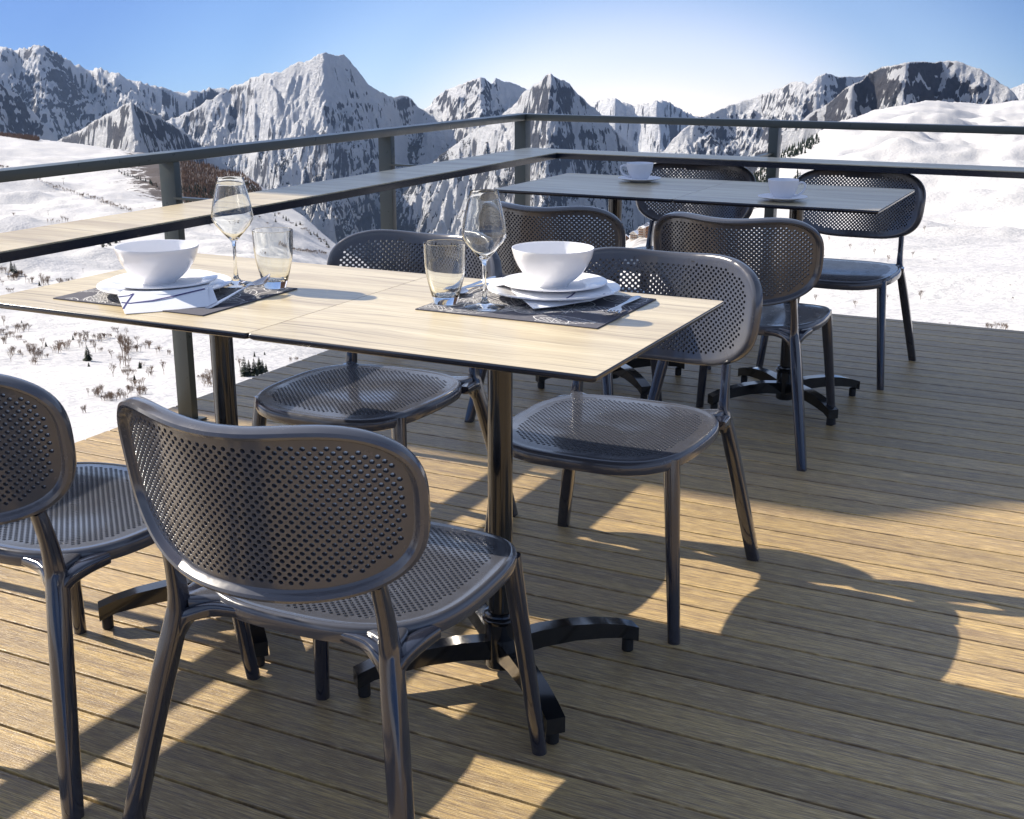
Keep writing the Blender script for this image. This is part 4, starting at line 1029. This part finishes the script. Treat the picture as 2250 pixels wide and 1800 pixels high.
# left napkin: lies between the plates and its front drops over the plate edge to the table top
bm = bmesh.new()
c = ((-1.763, 1.806, .7765), (-1.640, 1.926, .7790), (-1.606, 1.890, .7525), (-1.708, 1.765, .7510))
sheet(bm, patch(*c, bow=0, wave=.0006)); 
c2 = ((-1.763, 1.8065, .7765), (-1.640, 1.9265, .7790), (-1.735, 2.055, .7795), (-1.845, 1.935, .7745))
sheet(bm, patch(*c2, bow=-.001)); sheet(bm, patch((-1.650, 1.930, .7795), (-1.606, 1.8905, .7535), (-1.597, 1.905, .7545), (-1.640, 1.940, .7800), 4))
stripe(bm, c, [(.12, 0.0), (.10, .12), (.0, .17)], .0016); stripe(bm, c, [(.75, .0), (.45, .07), (.0, .18)], .0019)
stripe(bm, c, [(.42, .01), (.50, .10), (.45, .35), (.30, .60), (.02, .97)], .0021)
stripe(bm, c2, [(.06, .55), (.16, .72), (.3, .98)], .0010)
thing1('napkin', bm, [M['linen'], M['navy']], (0, 0, 0), 0, 'white napkin with navy swirls hanging from the left plates down to the table', 'napkin', 'white napkins with navy lines', 30)
bm = bmesh.new()
c = ((-1.100, 2.200, .7735), (-.905, 2.262, .7735), (-.935, 2.215, .7650), (-1.016, 2.124, .7590))
sheet(bm, patch(*c, bow=.001, wave=.0007))
c2 = ((-1.100, 2.2005, .7735), (-.905, 2.2625, .7735), (-.985, 2.395, .7755), (-1.180, 2.335, .7755))
sheet(bm, patch(*c2, bow=-.001))
stripe(bm, c, [(.0, .30), (.25, .26), (.62, .30)], .0022); stripe(bm, c, [(.0, .62), (.30, .60), (.66, .52)], .0018); stripe(bm, c, [(.05, .92), (.3, .95)], .003)
c3 = ((-1.206, 2.268, .7762), (-1.15, 2.352, .7762), (-1.10, 2.320, .7745), (-1.150, 2.235, .7740)); sheet(bm, patch(*c3, n=6)); stripe(bm, c3, [(.1, .5), (.5, .35), (.9, .5)], .0028)
thing1('napkin', bm, [M['linen'], M['navy']], (0, 0, 0), 0, 'white napkin with navy swirls, its corner hanging over the right dinner plate', 'napkin', 'white napkins with navy lines', 30)
# coffee cups
def cup_set(loc, rz, lb_s, lb_c):
    bm = bmesh.new(); R = .080; lathe(bm, [(0, .001), (.030, .001), (.032, 0), (.036, 0), (.038, .002), (.058, .006), (R, .0125), (R+.0008, .0140), (R-.001, .0152), (.058, .0092), (.036, .0056), (.030, .0050), (0, .0048)], 56)
    s_ = thing1('saucer', bm, M['cup'], (loc[0], loc[1], TH+.0004), 0, lb_s, 'saucer', 'saucers on the back table')
    t = empty('coffee_cup', (loc[0], loc[1], TH+.0056), rz, lb_c, 'cup', 'coffee cups on the back table')
    bm = bmesh.new(); lathe(bm, [(0, .002), (.022, .002), (.0235, 0), (.026, 0), (.028, .003), (.035, .012), (.0425, .026), (.0475, .042), (.0500, .057), (.0504, .0625), (.0496, .0638), (.0486, .0625), (.0460, .043), (.0410, .0275), (.0335, .0145), (.024, .007), (0, .006)], 56)
    obj('body', bm, M['cup'], t)
    bm = bmesh.new(); p, d = smooth_path([(.0475, 0, .051), (.060, 0, .0545), (.0705, 0, .049), (.0715, 0, .037), (.062, 0, .022), (.049, 0, .013), (.040, 0, .011), (.033, 0, .0125)], [(.0036, .0030)]*8); sweep(bm, p, d, 12, 2.3, (0, 1, 0))
    obj('handle', bm, M['cup'], t)
cup_set((-1.700, 4.478), R_(200), 'white saucer on the left half of the back table', 'white coffee cup with its handle to the left on the back table')
cup_set((-1.062, 4.128), R_(20), 'white saucer on the right half of the back table', 'white coffee cup with its handle to the right on the back table')
